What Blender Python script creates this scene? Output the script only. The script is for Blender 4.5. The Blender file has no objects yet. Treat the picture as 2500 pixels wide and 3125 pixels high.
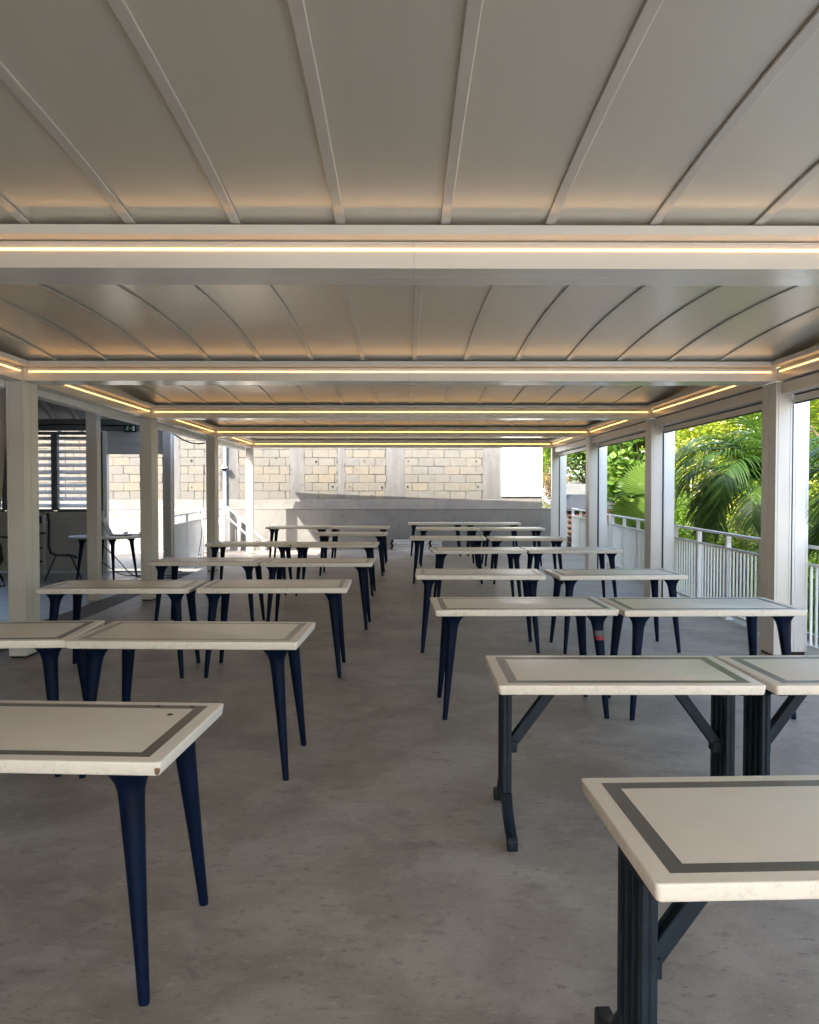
import bpy, bmesh, math, random
import numpy as np
from mathutils import Vector, Matrix

# ------------------------------------------------------------------ scene, camera, light
sc = bpy.context.scene
col = sc.collection
R = math.radians
random.seed(7)
rng = np.random.default_rng(11)

cam_d = bpy.data.cameras.new('camera')
cam = bpy.data.objects.new('camera', cam_d)
col.objects.link(cam)
cam.location = (0, 0, 1.58)
cam.rotation_euler = (R(90 - 1.43), 0, R(-0.412))
cam_d.sensor_fit = 'HORIZONTAL'
cam_d.sensor_width = 36
cam_d.lens = 36.04
cam_d.clip_start = 0.05
cam_d.clip_end = 2000
sc.camera = cam

SUN_EL = R(38.7)
SUN_DX, SUN_DY = 0.75, 1.0                    # light travels towards +x and +y
w = bpy.data.worlds.new('World')
sc.world = w
w.use_nodes = True
nt = w.node_tree
sky = nt.nodes.new('ShaderNodeTexSky')
sky.sky_type = 'NISHITA'
sky.sun_disc = False
sky.sun_elevation = SUN_EL
sky.sun_rotation = math.atan2(-SUN_DX, -SUN_DY)
sky.air_density = 1.0
sky.dust_density = 2.4
sky.ozone_density = 0.6
nt.nodes['Background'].inputs[1].default_value = 0.15
nt.links.new(sky.outputs[0], nt.nodes['Background'].inputs[0])

sun_d = bpy.data.lights.new('sun', 'SUN')
sun_d.energy = 2.0
sun_d.angle = R(0.55)
sun_d.color = (1.0, 0.94, 0.84)
sun = bpy.data.objects.new('sun', sun_d)
col.objects.link(sun)
_hl = math.hypot(SUN_DX, SUN_DY)
_dir = Vector((SUN_DX / _hl * math.cos(SUN_EL), SUN_DY / _hl * math.cos(SUN_EL), -math.sin(SUN_EL)))
sun.rotation_euler = _dir.to_track_quat('-Z', 'Y').to_euler()

vs = sc.view_settings
vs.view_transform = 'Standard'
vs.look = 'None'
vs.gamma = 1.0
vs.use_curve_mapping = False
vs.exposure = 2.78
sc.render.engine = 'CYCLES'
sc.cycles.use_denoising = True
sc.cycles.max_bounces = 10
sc.cycles.diffuse_bounces = 7
sc.cycles.glossy_bounces = 4
sc.cycles.transparent_max_bounces = 8
sc.cycles.sample_clamp_indirect = 8.0

# ------------------------------------------------------------------ materials
M = {}

def node(t, kind, **kw):
    n = t.nodes.new(kind)
    for k, v in kw.items():
        setattr(n, k, v)
    return n

def ramp(t, fac, stops):
    r = node(t, 'ShaderNodeValToRGB')
    els = r.color_ramp.elements
    while len(els) < len(stops):
        els.new(0.5)
    for e, (p, c) in zip(els, stops):
        e.position = p
        e.color = (*c, 1)
    t.links.new(fac, r.inputs[0])
    return r.outputs[0]

def noise(t, vec, scale, detail=6, rough=0.55, dist=0.0):
    n = node(t, 'ShaderNodeTexNoise')
    n.inputs['Scale'].default_value = scale
    n.inputs['Detail'].default_value = detail
    n.inputs['Roughness'].default_value = rough
    n.inputs['Distortion'].default_value = dist
    t.links.new(vec, n.inputs['Vector'])
    return n.outputs['Fac']

def mixc(t, fac, a, b, mode='MIX'):
    m = node(t, 'ShaderNodeMix', data_type='RGBA', blend_type=mode)
    for sock, v in ((m.inputs[0], fac), (m.inputs[6], a), (m.inputs[7], b)):
        if hasattr(v, 'is_linked') or hasattr(v, 'links'):
            t.links.new(v, sock)
        elif isinstance(v, (int, float)):
            sock.default_value = v
        else:
            sock.default_value = (*v, 1)
    return m.outputs[2]

def base_mat(name):
    m = bpy.data.materials.new(name)
    m.use_nodes = True
    t = m.node_tree
    b = t.nodes['Principled BSDF']
    M[name] = m
    return m, t, b

def simple(name, c, rough=0.5, metal=0.0, var=0.08, scale=6.0, bump=0.0, bscale=60.0, spec=None, world=True, rvar=0.0):
    """one colour with slight uneven tone, fine relief"""
    m, t, b = base_mat(name)
    tc = node(t, 'ShaderNodeNewGeometry').outputs['Position'] if world else node(t, 'ShaderNodeTexCoord').outputs['Object']
    f = noise(t, tc, scale, 5)
    lo = tuple(max(0, x * (1 - var)) for x in c)
    hi = tuple(min(1, x * (1 + var)) for x in c)
    t.links.new(ramp(t, f, [(0.3, lo), (0.7, hi)]), b.inputs['Base Color'])
    b.inputs['Roughness'].default_value = rough
    b.inputs['Metallic'].default_value = metal
    if spec is not None:
        b.inputs['Specular IOR Level'].default_value = spec
    if rvar:
        mr = node(t, 'ShaderNodeMapRange')
        mr.inputs[3].default_value = rough - rvar
        mr.inputs[4].default_value = rough + rvar
        t.links.new(noise(t, tc, scale * 2.3, 4), mr.inputs[0])
        t.links.new(mr.outputs[0], b.inputs['Roughness'])
    if bump:
        bp = node(t, 'ShaderNodeBump')
        bp.inputs['Strength'].default_value = bump
        bp.inputs['Distance'].default_value = 0.004
        t.links.new(noise(t, tc, bscale, 5), bp.inputs['Height'])
        t.links.new(bp.outputs[0], b.inputs['Normal'])
    return m

simple('white_frame', (0.72, 0.68, 0.605), 0.36, 0.0, 0.04, 3.0, 0.05, 90)
simple('white_rail', (0.78, 0.78, 0.76), 0.42, 0.0, 0.05, 3.0)
simple('beam_shiny', (0.72, 0.68, 0.60), 0.22, 0.10, 0.03, 2.0)
simple('roof_rib', (0.60, 0.575, 0.515), 0.28, 0.35, 0.04, 2.0)
simple('black_gap', (0.012, 0.012, 0.014), 0.6)
simple('navy_plastic', (0.0020, 0.0074, 0.0245), 0.5, 0.0, 0.35, 9.0, 0.15, 120, spec=0.12, world=False, rvar=0.08)
simple('slate_plastic', (0.0075, 0.0155, 0.024), 0.5, 0.0, 0.45, 9.0, 0.25, 120, spec=0.28, world=False, rvar=0.08)
simple('house_white', (0.50, 0.475, 0.43), 0.6, 0.0, 0.06, 3.0, 0.1, 40)
simple('house_grey', (0.12, 0.122, 0.12), 0.6, 0.0, 0.08, 3.0)
simple('slat_white', (0.74, 0.70, 0.64), 0.45, 0.0, 0.04, 3.0)
simple('black_plastic', (0.006, 0.006, 0.007), 0.5, spec=0.25)
simple('fabric_black', (0.006, 0.006, 0.008), 0.9)
simple('fabric_blue', (0.008, 0.015, 0.06), 0.85)
simple('cloth_white', (0.62, 0.60, 0.56), 0.85, bump=0.2, bscale=20)
simple('alu', (0.72, 0.73, 0.75), 0.35, 0.5, 0.05)
simple('pipe_blue', (0.45, 0.55, 0.62), 0.45)
simple('panel_white', (0.70, 0.72, 0.72), 0.6, 0, 0.02, 1.0)
simple('sign_green', (0.005, 0.045, 0.020), 0.4)
simple('sign_yellow', (0.55, 0.45, 0.05), 0.5)
simple('sticker_red', (0.26, 0.012, 0.014), 0.5)
simple('sticker_grey', (0.10, 0.10, 0.10), 0.5)
simple('laptop_grey', (0.10, 0.12, 0.12), 0.45)
simple('wood_brown', (0.20, 0.085, 0.05), 0.6, 0, 0.3, 12.0, 0.3, 50)
simple('brick_dark', (0.10, 0.050, 0.035), 0.85, 0, 0.4, 14.0, 0.3, 60)
simple('roof_tile_dark', (0.035, 0.037, 0.042), 0.6, 0, 0.3, 10.0)
simple('render_grey', (0.16, 0.165, 0.17), 0.85, 0, 0.15, 2.5, 0.2, 40)
simple('roof_mint', (0.42, 0.60, 0.52), 0.5, 0, 0.05)
simple('chip_board', (0.22, 0.13, 0.075), 0.9, 0, 0.4, 60.0, 0.4, 200)
simple('bark', (0.13, 0.10, 0.07), 0.9, 0, 0.35, 9.0, 0.5, 30)
simple('palm_bark', (0.24, 0.22, 0.17), 0.85, 0, 0.25, 12.0, 0.4, 40)
simple('rafter_white', (0.40, 0.40, 0.38), 0.6, 0, 0.05)
simple('roof_board', (0.30, 0.30, 0.30), 0.7, 0, 0.08, 5.0)
simple('roof_sheet', (0.30, 0.12, 0.09), 0.6, 0, 0.15, 2.0)
simple('kerb', (0.62, 0.61, 0.58), 0.8, 0, 0.1, 8.0, 0.2, 60)

# satin roof panels: faint blotches, streaks along the panel
m, t, b = base_mat('roof_panel')
pos = node(t, 'ShaderNodeNewGeometry').outputs['Position']
mp = node(t, 'ShaderNodeMapping'); mp.inputs['Scale'].default_value = (14, 0.35, 1)
t.links.new(pos, mp.inputs[0])
f1 = noise(t, mp.outputs[0], 1.0, 4)
f2 = noise(t, pos, 0.9, 3)
c1 = ramp(t, f1, [(0.3, (0.665, 0.635, 0.55)), (0.7, (0.705, 0.675, 0.59))])
c2 = mixc(t, f2, c1, (0.685, 0.66, 0.58))
t.links.new(c2, b.inputs['Base Color'])
b.inputs['Metallic'].default_value = 0.5
b.inputs['Roughness'].default_value = 0.30

# LED strip
m, t, b = base_mat('led')
b.inputs['Base Color'].default_value = (0.9, 0.8, 0.6, 1)
b.inputs['Emission Color'].default_value = (1.0, 0.50, 0.14, 1)
b.inputs['Emission Strength'].default_value = 0.82

# concrete floor
m, t, b = base_mat('concrete_floor')
pos = node(t, 'ShaderNodeNewGeometry').outputs['Position']
big = noise(t, pos, 0.42, 5, 0.55, 0.5)
mid = noise(t, pos, 1.7, 7, 0.6, 0.5)
mps = node(t, 'ShaderNodeMapping'); mps.inputs['Scale'].default_value = (0.8, 1.7, 1); mps.inputs['Rotation'].default_value = (0, 0, 0.35)
t.links.new(pos, mps.inputs[0])
trow = noise(t, mps.outputs[0], 5.0, 10, 0.72, 0.5)
fine = noise(t, pos, 140, 3, 0.6)
c = ramp(t, big, [(0.38, (0.245, 0.209, 0.173)), (0.62, (0.425, 0.377, 0.322))])
c = mixc(t, 0.5, c, ramp(t, mid, [(0.37, (0.20, 0.168, 0.138)), (0.5, (0.34, 0.297, 0.249)), (0.63, (0.50, 0.448, 0.385))]))
c = mixc(t, ramp(t, trow, [(0.55, (0, 0, 0)), (0.66, (0.55, 0.55, 0.55))]), c, (0.15, 0.125, 0.106))
sm = noise(t, mps.outputs[0], 19.0, 8, 0.75, 0.4)
c = mixc(t, ramp(t, sm, [(0.575, (0, 0, 0)), (0.63, (0.65, 0.65, 0.65))]), c, (0.12, 0.097, 0.08))
c = mixc(t, ramp(t, sm, [(0.36, (0.5, 0.5, 0.5)), (0.41, (0, 0, 0))]), c, (0.52, 0.475, 0.41))
c = mixc(t, ramp(t, noise(t, pos, 0.8, 8, 0.7, 0.3), [(0.54, (0, 0, 0)), (0.64, (0.5, 0.5, 0.5))]), c, (0.205, 0.165, 0.142))
c = mixc(t, ramp(t, noise(t, pos, 2.3, 9, 0.72, 0.2), [(0.54, (0, 0, 0)), (0.62, (0.55, 0.55, 0.55))]), c, (0.44, 0.40, 0.345))
for vs_, lo_, hi_ in ((1.1, 0.020, 0.030), (2.9, 0.018, 0.028)):
    vo = node(t, 'ShaderNodeTexVoronoi'); vo.inputs['Scale'].default_value = vs_
    wv = node(t, 'ShaderNodeVectorMath', operation='ADD')
    nz = node(t, 'ShaderNodeTexNoise'); nz.inputs['Scale'].default_value = 9.0; t.links.new(pos, nz.inputs['Vector'])
    sc_n = node(t, 'ShaderNodeVectorMath', operation='SCALE'); sc_n.inputs['Scale'].default_value = 0.06
    t.links.new(nz.outputs['Color'], sc_n.inputs[0]); t.links.new(pos, wv.inputs[0]); t.links.new(sc_n.outputs[0], wv.inputs[1])
    t.links.new(wv.outputs[0], vo.inputs['Vector'])
    c = mixc(t, ramp(t, vo.outputs['Distance'], [(lo_, (0.7, 0.7, 0.7)), (hi_, (0, 0, 0))]), c, (0.085, 0.07, 0.06))
c = mixc(t, 0.14, c, ramp(t, fine, [(0.35, (0.13, 0.115, 0.10)), (0.65, (0.52, 0.49, 0.44))]))
t.links.new(c, b.inputs['Base Color'])
rr = node(t, 'ShaderNodeMapRange'); rr.inputs[3].default_value = 0.36; rr.inputs[4].default_value = 0.66
t.links.new(mid, rr.inputs[0]); t.links.new(rr.outputs[0], b.inputs['Roughness'])
bp = node(t, 'ShaderNodeBump'); bp.inputs['Strength'].default_value = 0.22; bp.inputs['Distance'].default_value = 0.005
t.links.new(trow, bp.inputs['Height']); t.links.new(bp.outputs[0], b.inputs['Normal'])

def concrete(name, lo, hi, dark, scale=1.4, streak=False):
    m, t, b = base_mat(name)
    pos = node(t, 'ShaderNodeNewGeometry').outputs['Position']
    v = pos
    if streak:
        mp = node(t, 'ShaderNodeMapping'); mp.inputs['Scale'].default_value = (5, 5, 0.6)
        t.links.new(pos, mp.inputs[0]); v = mp.outputs[0]
    c = ramp(t, noise(t, v, scale, 8, 0.65, 0.6), [(0.3, lo), (0.7, hi)])
    c = mixc(t, ramp(t, noise(t, pos, scale * 2.7, 7, 0.7, 0.8), [(0.55, (0, 0, 0)), (0.72, (0.7, 0.7, 0.7))]), c, dark)
    t.links.new(c, b.inputs['Base Color'])
    b.inputs['Roughness'].default_value = 0.85
    bp = node(t, 'ShaderNodeBump'); bp.inputs['Strength'].default_value = 0.35; bp.inputs['Distance'].default_value = 0.012
    t.links.new(noise(t, pos, 9, 8, 0.7), bp.inputs['Height']); t.links.new(bp.outputs[0], b.inputs['Normal'])
concrete('concrete_wall', (0.165, 0.16, 0.149), (0.23, 0.223, 0.208), (0.11, 0.105, 0.094))
concrete('concrete_pillar', (0.098, 0.096, 0.090), (0.15, 0.147, 0.139), (0.075, 0.073, 0.068), 1.5, True)
concrete('concrete_band', (0.16, 0.155, 0.143), (0.22, 0.212, 0.195), (0.105, 0.10, 0.088), 2.0)
concrete('mortar', (0.115, 0.11, 0.098), (0.145, 0.139, 0.123), (0.09, 0.086, 0.076), 3.0)
concrete('dark_strip', (0.135, 0.12, 0.105), (0.18, 0.16, 0.14), (0.10, 0.09, 0.08), 2.0)

# wall blocks: tone from block to block
m, t, b = base_mat('block')
oi = node(t, 'ShaderNodeObjectInfo')
pos = node(t, 'ShaderNodeNewGeometry').outputs['Position']
c = ramp(t, oi.outputs['Random'], [(0.0, (0.138, 0.132, 0.116)), (0.3, (0.160, 0.146, 0.118)), (0.6, (0.140, 0.136, 0.124)), (1.0, (0.172, 0.150, 0.112))])
c = mixc(t, ramp(t, noise(t, pos, 6, 8, 0.7, 0.6), [(0.45, (0, 0, 0)), (0.75, (0.6, 0.6, 0.6))]), c, (0.105, 0.10, 0.088))
t.links.new(c, b.inputs['Base Color']); b.inputs['Roughness'].default_value = 0.9
bp = node(t, 'ShaderNodeBump'); bp.inputs['Strength'].default_value = 0.5; bp.inputs['Distance'].default_value = 0.01
t.links.new(noise(t, pos, 22, 8, 0.75), bp.inputs['Height']); t.links.new(bp.outputs[0], b.inputs['Normal'])

# table tops: cream moulded board, grubby edge
m, t, b = base_mat('table_cream')
geo = node(t, 'ShaderNodeNewGeometry')
pos = geo.outputs['Position']
oi = node(t, 'ShaderNodeObjectInfo')
c = ramp(t, noise(t, pos, 1.6, 6, 0.6, 0.5), [(0.3, (0.79, 0.705, 0.59)), (0.7, (0.84, 0.775, 0.67))])
c = mixc(t, ramp(t, noise(t, pos, 7, 6, 0.65, 0.8), [(0.55, (0, 0, 0)), (0.8, (0.25, 0.25, 0.25))]), c, (0.62, 0.555, 0.465))
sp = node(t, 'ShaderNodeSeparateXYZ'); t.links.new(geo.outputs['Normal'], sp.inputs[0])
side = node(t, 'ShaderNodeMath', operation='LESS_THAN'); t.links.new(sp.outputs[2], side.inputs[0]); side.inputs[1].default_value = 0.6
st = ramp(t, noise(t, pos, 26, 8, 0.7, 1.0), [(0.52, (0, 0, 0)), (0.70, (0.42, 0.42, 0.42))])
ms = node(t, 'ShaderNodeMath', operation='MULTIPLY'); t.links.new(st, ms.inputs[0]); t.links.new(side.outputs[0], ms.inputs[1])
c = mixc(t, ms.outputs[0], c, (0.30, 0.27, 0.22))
c = mixc(t, 0.18, c, ramp(t, oi.outputs['Random'], [(0, (0.66, 0.585, 0.48)), (1, (0.83, 0.795, 0.73))]))
t.links.new(c, b.inputs['Base Color'])
mr = node(t, 'ShaderNodeMapRange'); mr.inputs[3].default_value = 0.26; mr.inputs[4].default_value = 0.44
t.links.new(noise(t, pos, 5, 5), mr.inputs[0]); t.links.new(mr.outputs[0], b.inputs['Roughness'])
bp = node(t, 'ShaderNodeBump'); bp.inputs['Strength'].default_value = 0.08; bp.inputs['Distance'].default_value = 0.003
t.links.new(noise(t, pos, 14, 5), bp.inputs['Height']); t.links.new(bp.outputs[0], b.inputs['Normal'])
simple('band_taupe', (0.108, 0.105, 0.097), 0.32, 0, 0.12, 9.0)
simple('band_worn', (0.37, 0.345, 0.295), 0.34, 0, 0.12, 9.0)

# veranda tiles
simple('tile', (0.25, 0.245, 0.235), 0.36, 0, 0.12, 4.0, rvar=0.08)
simple('tile_grout', (0.10, 0.10, 0.095), 0.9)

def leaf_mat(name, stops, rough=0.42, transl=0.42, tcol=None):
    m = bpy.data.materials.new(name); m.use_nodes = True; M[name] = m
    t = m.node_tree; b = t.nodes['Principled BSDF']; out = t.nodes['Material Output']
    g = node(t, 'ShaderNodeNewGeometry')
    c = ramp(t, g.outputs['Random Per Island'], stops)
    t.links.new(c, b.inputs['Base Color'])
    b.inputs['Roughness'].default_value = rough
    tr = node(t, 'ShaderNodeBsdfTranslucent')
    t.links.new(mixc(t, 1.0, c, tcol or (1.5, 1.6, 0.6), 'MULTIPLY'), tr.inputs[0])
    mx = node(t, 'ShaderNodeMixShader'); mx.inputs[0].default_value = transl
    t.links.new(b.outputs[0], mx.inputs[1]); t.links.new(tr.outputs[0], mx.inputs[2])
    t.links.new(mx.outputs[0], out.inputs[0])
leaf_mat('leaf_lime', [(0, (0.163, 0.225, 0.020)), (0.5, (0.250, 0.312, 0.027)), (0.85, (0.362, 0.362, 0.037)), (1, (0.450, 0.350, 0.037))])
leaf_mat('leaf_green', [(0, (0.081, 0.162, 0.020)), (0.6, (0.162, 0.263, 0.035)), (1, (0.243, 0.324, 0.046))])
leaf_mat('leaf_dark', [(0, (0.029, 0.062, 0.016)), (0.6, (0.052, 0.098, 0.021)), (0.9, (0.104, 0.130, 0.026)), (1, (0.208, 0.117, 0.052))])
leaf_mat('leaf_grape', [(0, (0.081, 0.161, 0.028)), (0.6, (0.132, 0.230, 0.041)), (1, (0.196, 0.276, 0.057))], 0.35)
leaf_mat('leaf_fan', [(0, (0.085, 0.155, 0.025)), (1, (0.15, 0.22, 0.045))], 0.4, 0.4)
leaf_mat('leaf_palm', [(0, (0.022, 0.056, 0.009)), (0.7, (0.044, 0.092, 0.014)), (1, (0.085, 0.135, 0.022))], 0.40, 0.32)
leaf_mat('leaf_palm_lime', [(0, (0.060, 0.120, 0.019)), (1, (0.120, 0.192, 0.030))], 0.4, 0.4)
leaf_mat('petal_white', [(0, (0.62, 0.60, 0.50)), (1, (0.78, 0.77, 0.70))], 0.6, 0.3, (1, 1, 0.9))
leaf_mat('leaf_dry', [(0, (0.16, 0.09, 0.045)), (0.6, (0.26, 0.15, 0.07)), (1, (0.20, 0.19, 0.06))], 0.7, 0.2, (1, 0.9, 0.7))
leaf_mat('root_fibre', [(0, (0.25, 0.25, 0.15)), (1, (0.40, 0.40, 0.26))], 0.8, 0.2, (1, 1, 0.8))

m, t, b = base_mat('hill_soil')
pos = node(t, 'ShaderNodeNewGeometry').outputs['Position']
c = ramp(t, noise(t, pos, 1.1, 8, 0.7), [(0.3, (0.03, 0.05, 0.012)), (0.6, (0.06, 0.085, 0.02)), (0.8, (0.10, 0.085, 0.04))])
t.links.new(c, b.inputs['Base Color']); b.inputs['Roughness'].default_value = 0.95
m, t, b = base_mat('ground_soil')
pos = node(t, 'ShaderNodeNewGeometry').outputs['Position']
c = ramp(t, noise(t, pos, 0.6, 8, 0.7), [(0.3, (0.10, 0.09, 0.06)), (0.7, (0.17, 0.15, 0.11))])
t.links.new(c, b.inputs['Base Color']); b.inputs['Roughness'].default_value = 0.95

# ------------------------------------------------------------------ mesh helpers
def smooth(me, ang=35):
    for p in me.polygons:
        p.use_smooth = True
    me.set_sharp_from_angle(angle=R(ang))

class MB:
    def __init__(s):
        s.v = []; s.f = []
    def box(s, x0, x1, y0, y1, z0, z1):
        n = len(s.v)
        s.v += [(x0, y0, z0), (x1, y0, z0), (x1, y1, z0), (x0, y1, z0), (x0, y0, z1), (x1, y0, z1), (x1, y1, z1), (x0, y1, z1)]
        s.f += [tuple(n + i for i in q) for q in ((0, 3, 2, 1), (4, 5, 6, 7), (0, 1, 5, 4), (1, 2, 6, 5), (2, 3, 7, 6), (3, 0, 4, 7))]
        return s
    def quad(s, a, b_, c_, d_):
        n = len(s.v); s.v += [a, b_, c_, d_]; s.f.append((n, n + 1, n + 2, n + 3)); return s
    def poly(s, pts):
        n = len(s.v); s.v += list(pts); s.f.append(tuple(range(n, n + len(pts)))); return s
    def prism(s, pts, vec):
        """extrude a planar outline (ccw seen against vec) along vec"""
        n = len(s.v); k = len(pts); vec = Vector(vec)
        s.v += [tuple(p) for p in pts] + [tuple(Vector(p) + vec) for p in pts]
        s.f.append(tuple(n + i for i in reversed(range(k)))); s.f.append(tuple(n + k + i for i in range(k)))
        for i in range(k):
            j = (i + 1) % k
            s.f.append((n + i, n + j, n + k + j, n + k + i))
        return s
    def rings(s, rings, cap=True):
        n = len(s.v); k = len(rings[0])
        for r in rings:
            s.v += [tuple(p) for p in r]
        for a in range(len(rings) - 1):
            for i in range(k):
                j = (i + 1) % k
                s.f.append((n + a * k + i, n + a * k + j, n + (a + 1) * k + j, n + (a + 1) * k + i))
        if cap:
            s.f.append(tuple(n + i for i in reversed(range(k))))
            s.f.append(tuple(n + (len(rings) - 1) * k + i for i in range(k)))
        return s
    def tube(s, pts, rad, k=8):
        pts = [Vector(p) for p in pts]
        rads = rad if isinstance(rad, (list, tuple)) else [rad] * len(pts)
        rs = []
        for i, p in enumerate(pts):
            d = (pts[min(i + 1, len(pts) - 1)] - pts[max(i - 1, 0)]).normalized()
            a = d.cross(Vector((0, 0, 1)))
            if a.length < 1e-3:
                a = d.cross(Vector((1, 0, 0)))
            a.normalize(); b_ = a.cross(d)
            rs.append([p + (a * math.cos(2 * math.pi * q / k) + b_ * math.sin(2 * math.pi * q / k)) * rads[i] for q in range(k)])
        return s.rings(rs)
    def bar(s, p, q, wx, wz, upv=(0, 0, 1)):
        """rectangular bar from p to q, wx across, wz along up"""
        p = Vector(p); q = Vector(q); d = (q - p).normalized(); u = Vector(upv)
        a = d.cross(u)
        if a.length < 1e-4:
            a = d.cross(Vector((0, 1, 0)))
        a.normalize(); u = a.cross(d).normalized()
        mk = lambda c: [c + a * wx / 2 * i + u * wz / 2 * j for i, j in ((-1, -1), (1, -1), (1, 1), (-1, 1))]
        return s.rings([mk(p), mk(q)])
    def mesh(s, name, bevel=0, seg=2, ang=35, recalc=True):
        me = bpy.data.meshes.new(name)
        me.from_pydata([tuple(p) for p in s.v], [], s.f)
        bm = bmesh.new(); bm.from_mesh(me)
        if recalc:
            bmesh.ops.recalc_face_normals(bm, faces=bm.faces)
        if bevel:
            es = [e for e in bm.edges if len(e.link_faces) == 2 and e.calc_face_angle(0) > R(30)]
            bmesh.ops.bevel(bm, geom=es, offset=bevel, segments=seg, affect='EDGES', profile=0.5, clamp_overlap=True)
        bm.to_mesh(me); bm.free()
        smooth(me, ang)
        return me
    def obj(s, name, mat, parent=None, **kw):
        return add(name, s.mesh(name, **kw), mat, parent)

def add(name, me, mat, parent=None, loc=None):
    o = bpy.data.objects.new(name, me)
    if mat is not None and not me.materials:
        me.materials.append(M[mat])
    col.objects.link(o)
    if parent is not None:
        o.parent = parent
        if loc is None:
            loc = -root_loc(parent)
    if loc is not None:
        o.location = loc
    return o

def root_loc(p):
    """world position of a parent whose chain carries no rotation"""
    v = Vector(p.location)
    while p.parent is not None:
        p = p.parent
        v = v + Vector(p.location)
    return v

def thing(name, label, cat, loc=(0, 0, 0), rz=0.0, group=None):
    o = bpy.data.objects.new(name, None)
    col.objects.link(o)
    o.empty_display_size = 0.1
    o.location = loc; o.rotation_euler = (0, 0, rz)
    o['label'] = label; o['category'] = cat
    if group:
        o['group'] = group
    return o

def tag(o, label, cat, group=None):
    o['label'] = label; o['category'] = cat
    if group:
        o['group'] = group
    return o

def struct(o):
    o['kind'] = 'structure'
    return o

def fast_mesh(name, verts, k):
    """n faces of k verts each, verts already grouped"""
    nv = len(verts); nf = nv // k
    me = bpy.data.meshes.new(name)
    me.vertices.add(nv); me.vertices.foreach_set('co', np.asarray(verts, dtype=np.float32).ravel())
    me.loops.add(nv); me.loops.foreach_set('vertex_index', np.arange(nv, dtype=np.int32))
    me.polygons.add(nf)
    me.polygons.foreach_set('loop_start', np.arange(0, nv, k, dtype=np.int32))
    me.update(calc_edges=True)
    return me

def floor_z(y):
    return max(0.0, (y - 9.0) * 0.009)

# ------------------------------------------------------------------ ground, floor, hillside
def hill_z(x, y):
    k = min(1.0, max(0.0, (y - 5.5) / 3.0))
    z = -1.3 + (max(0, x - 6.2) * 0.42 + max(0, y - 24) * 0.10) * k
    return min(z, 9.0) + 0.25 * math.sin(x * 1.3) * math.cos(y * 0.9)

g = MB().quad((-400, -400, -1.6), (400, -400, -1.6), (400, 400, -1.6), (-400, 400, -1.6)).obj('ground', 'ground_soil')
struct(g)
mb = MB()
ys = [-9.0, 9.0, 21.6]
xs = [-3.95, 4.32]
for i in range(2):
    y0, y1 = ys[i], ys[i + 1]
    mb.quad((xs[0], y0, floor_z(y0)), (xs[1], y0, floor_z(y0)), (xs[1], y1, floor_z(y1)), (xs[0], y1, floor_z(y1)))
mb.quad((xs[1], -9, -1.7), (xs[1], 21.6, -1.7), (xs[1], 21.6, floor_z(21.6)), (xs[1], -9, 0))
fl = struct(mb.obj('floor', 'concrete_floor', recalc=False))
# courtyard slab left of the pergola behind the house
cy = struct(MB().quad((-12, 16.15, 0.062), (-3.95, 16.15, 0.062), (-3.95, 21.6, 0.110), (-12, 21.6, 0.110)).obj('courtyard_paving', 'concrete_floor', recalc=False))
struct(MB().box(4.33, 16, -30, 5.4, -0.5, -0.01).obj('side_bounce_slab', 'kerb'))  # unseen pale slab, added to bounce sunlight under the pergola from the right
struct(MB().box(-16, 4.32, -30, -9.01, -0.5, -0.01).obj('rear_bounce_slab', 'kerb'))  # unseen pale slab behind the camera, added as a sunlight reflector
# darker strip of concrete between floor and veranda tiles
stp = struct(MB().box(-4.40, -3.952, -9, 16.15, -0.5, 0.006).obj('pavement_strip', 'dark_strip'))
# veranda floor bed with tiles
vb = struct(MB().box(-10.5, -4.402, -9, 16.15, -0.5, -0.004).obj('veranda_floor', 'tile_grout'))
tile_me = MB().box(-0.222, 0.222, -0.222, 0.222, -0.006, 0.004).mesh('tile', bevel=0.002, seg=1)
tile_me.materials.append(M['tile'])
for i in range(9):
    for j in range(27):
        add('tile', tile_me, None, vb, loc=(-4.63 - i * 0.45, 4.4 + j * 0.45, 0.0))

# hillside to the right and behind
N = 40
verts = []; faces = []
for i in range(N + 1):
    for j in range(N + 1):
        x = 4.4 + (i / N) ** 1.4 * 55; y = -15 + j / N * 100
        verts.append((x, y, hill_z(x, y)))
for i in range(N):
    for j in range(N):
        a = i * (N + 1) + j
        faces.append((a, a + N + 1, a + N + 2, a + 1))
mb = MB(); mb.v = verts; mb.f = faces
struct(mb.obj('hillside', 'hill_soil', recalc=False, ang=80))
struct(MB().box(4.322, 4.47, 6.0, 21.4, -1.6, 0.03).obj('kerb', 'kerb'))

# ------------------------------------------------------------------ pergola
ZB = 2.62          # underside of beams
XL, XR = -3.572, 3.525
BAYS = [-3.95, -0.05, 3.85, 7.75, 11.65, 15.55, 19.45]
TW = 0.153
perg = thing('pergola', 'large white metal pergola with arched panel roof and warm light strips over the tables', 'pergola')

def beam_profile(mb, axis, p, sgn, a, b_):
    """LED beam whose face lies at p and looks along sgn on the other axis, running from a to b_"""
    def bx(u0, u1, z0, z1, a_, b2):
        lo, hi = sorted((p + sgn * u0, p + sgn * u1))
        if axis == 'x':
            mb.box(a_, b2, lo, hi, z0, z1)
        else:
            mb.box(lo, hi, a_, b2, z0, z1)
    segs = [(a, b_)]
    if axis == 'x':
        segs = [(a, 0.049), (0.0500, b_)]
    for (s0, s1) in segs:
        bx(-TW, 0, ZB, ZB + 0.112, s0, s1)
        bx(-TW, -0.004, ZB + 0.112, ZB + 0.116, s0, s1)
        bx(-TW, 0, ZB + 0.116, ZB + 0.122, s0, s1)
        bx(-TW, -0.032, ZB + 0.122, ZB + 0.186, s0, s1)

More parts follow.
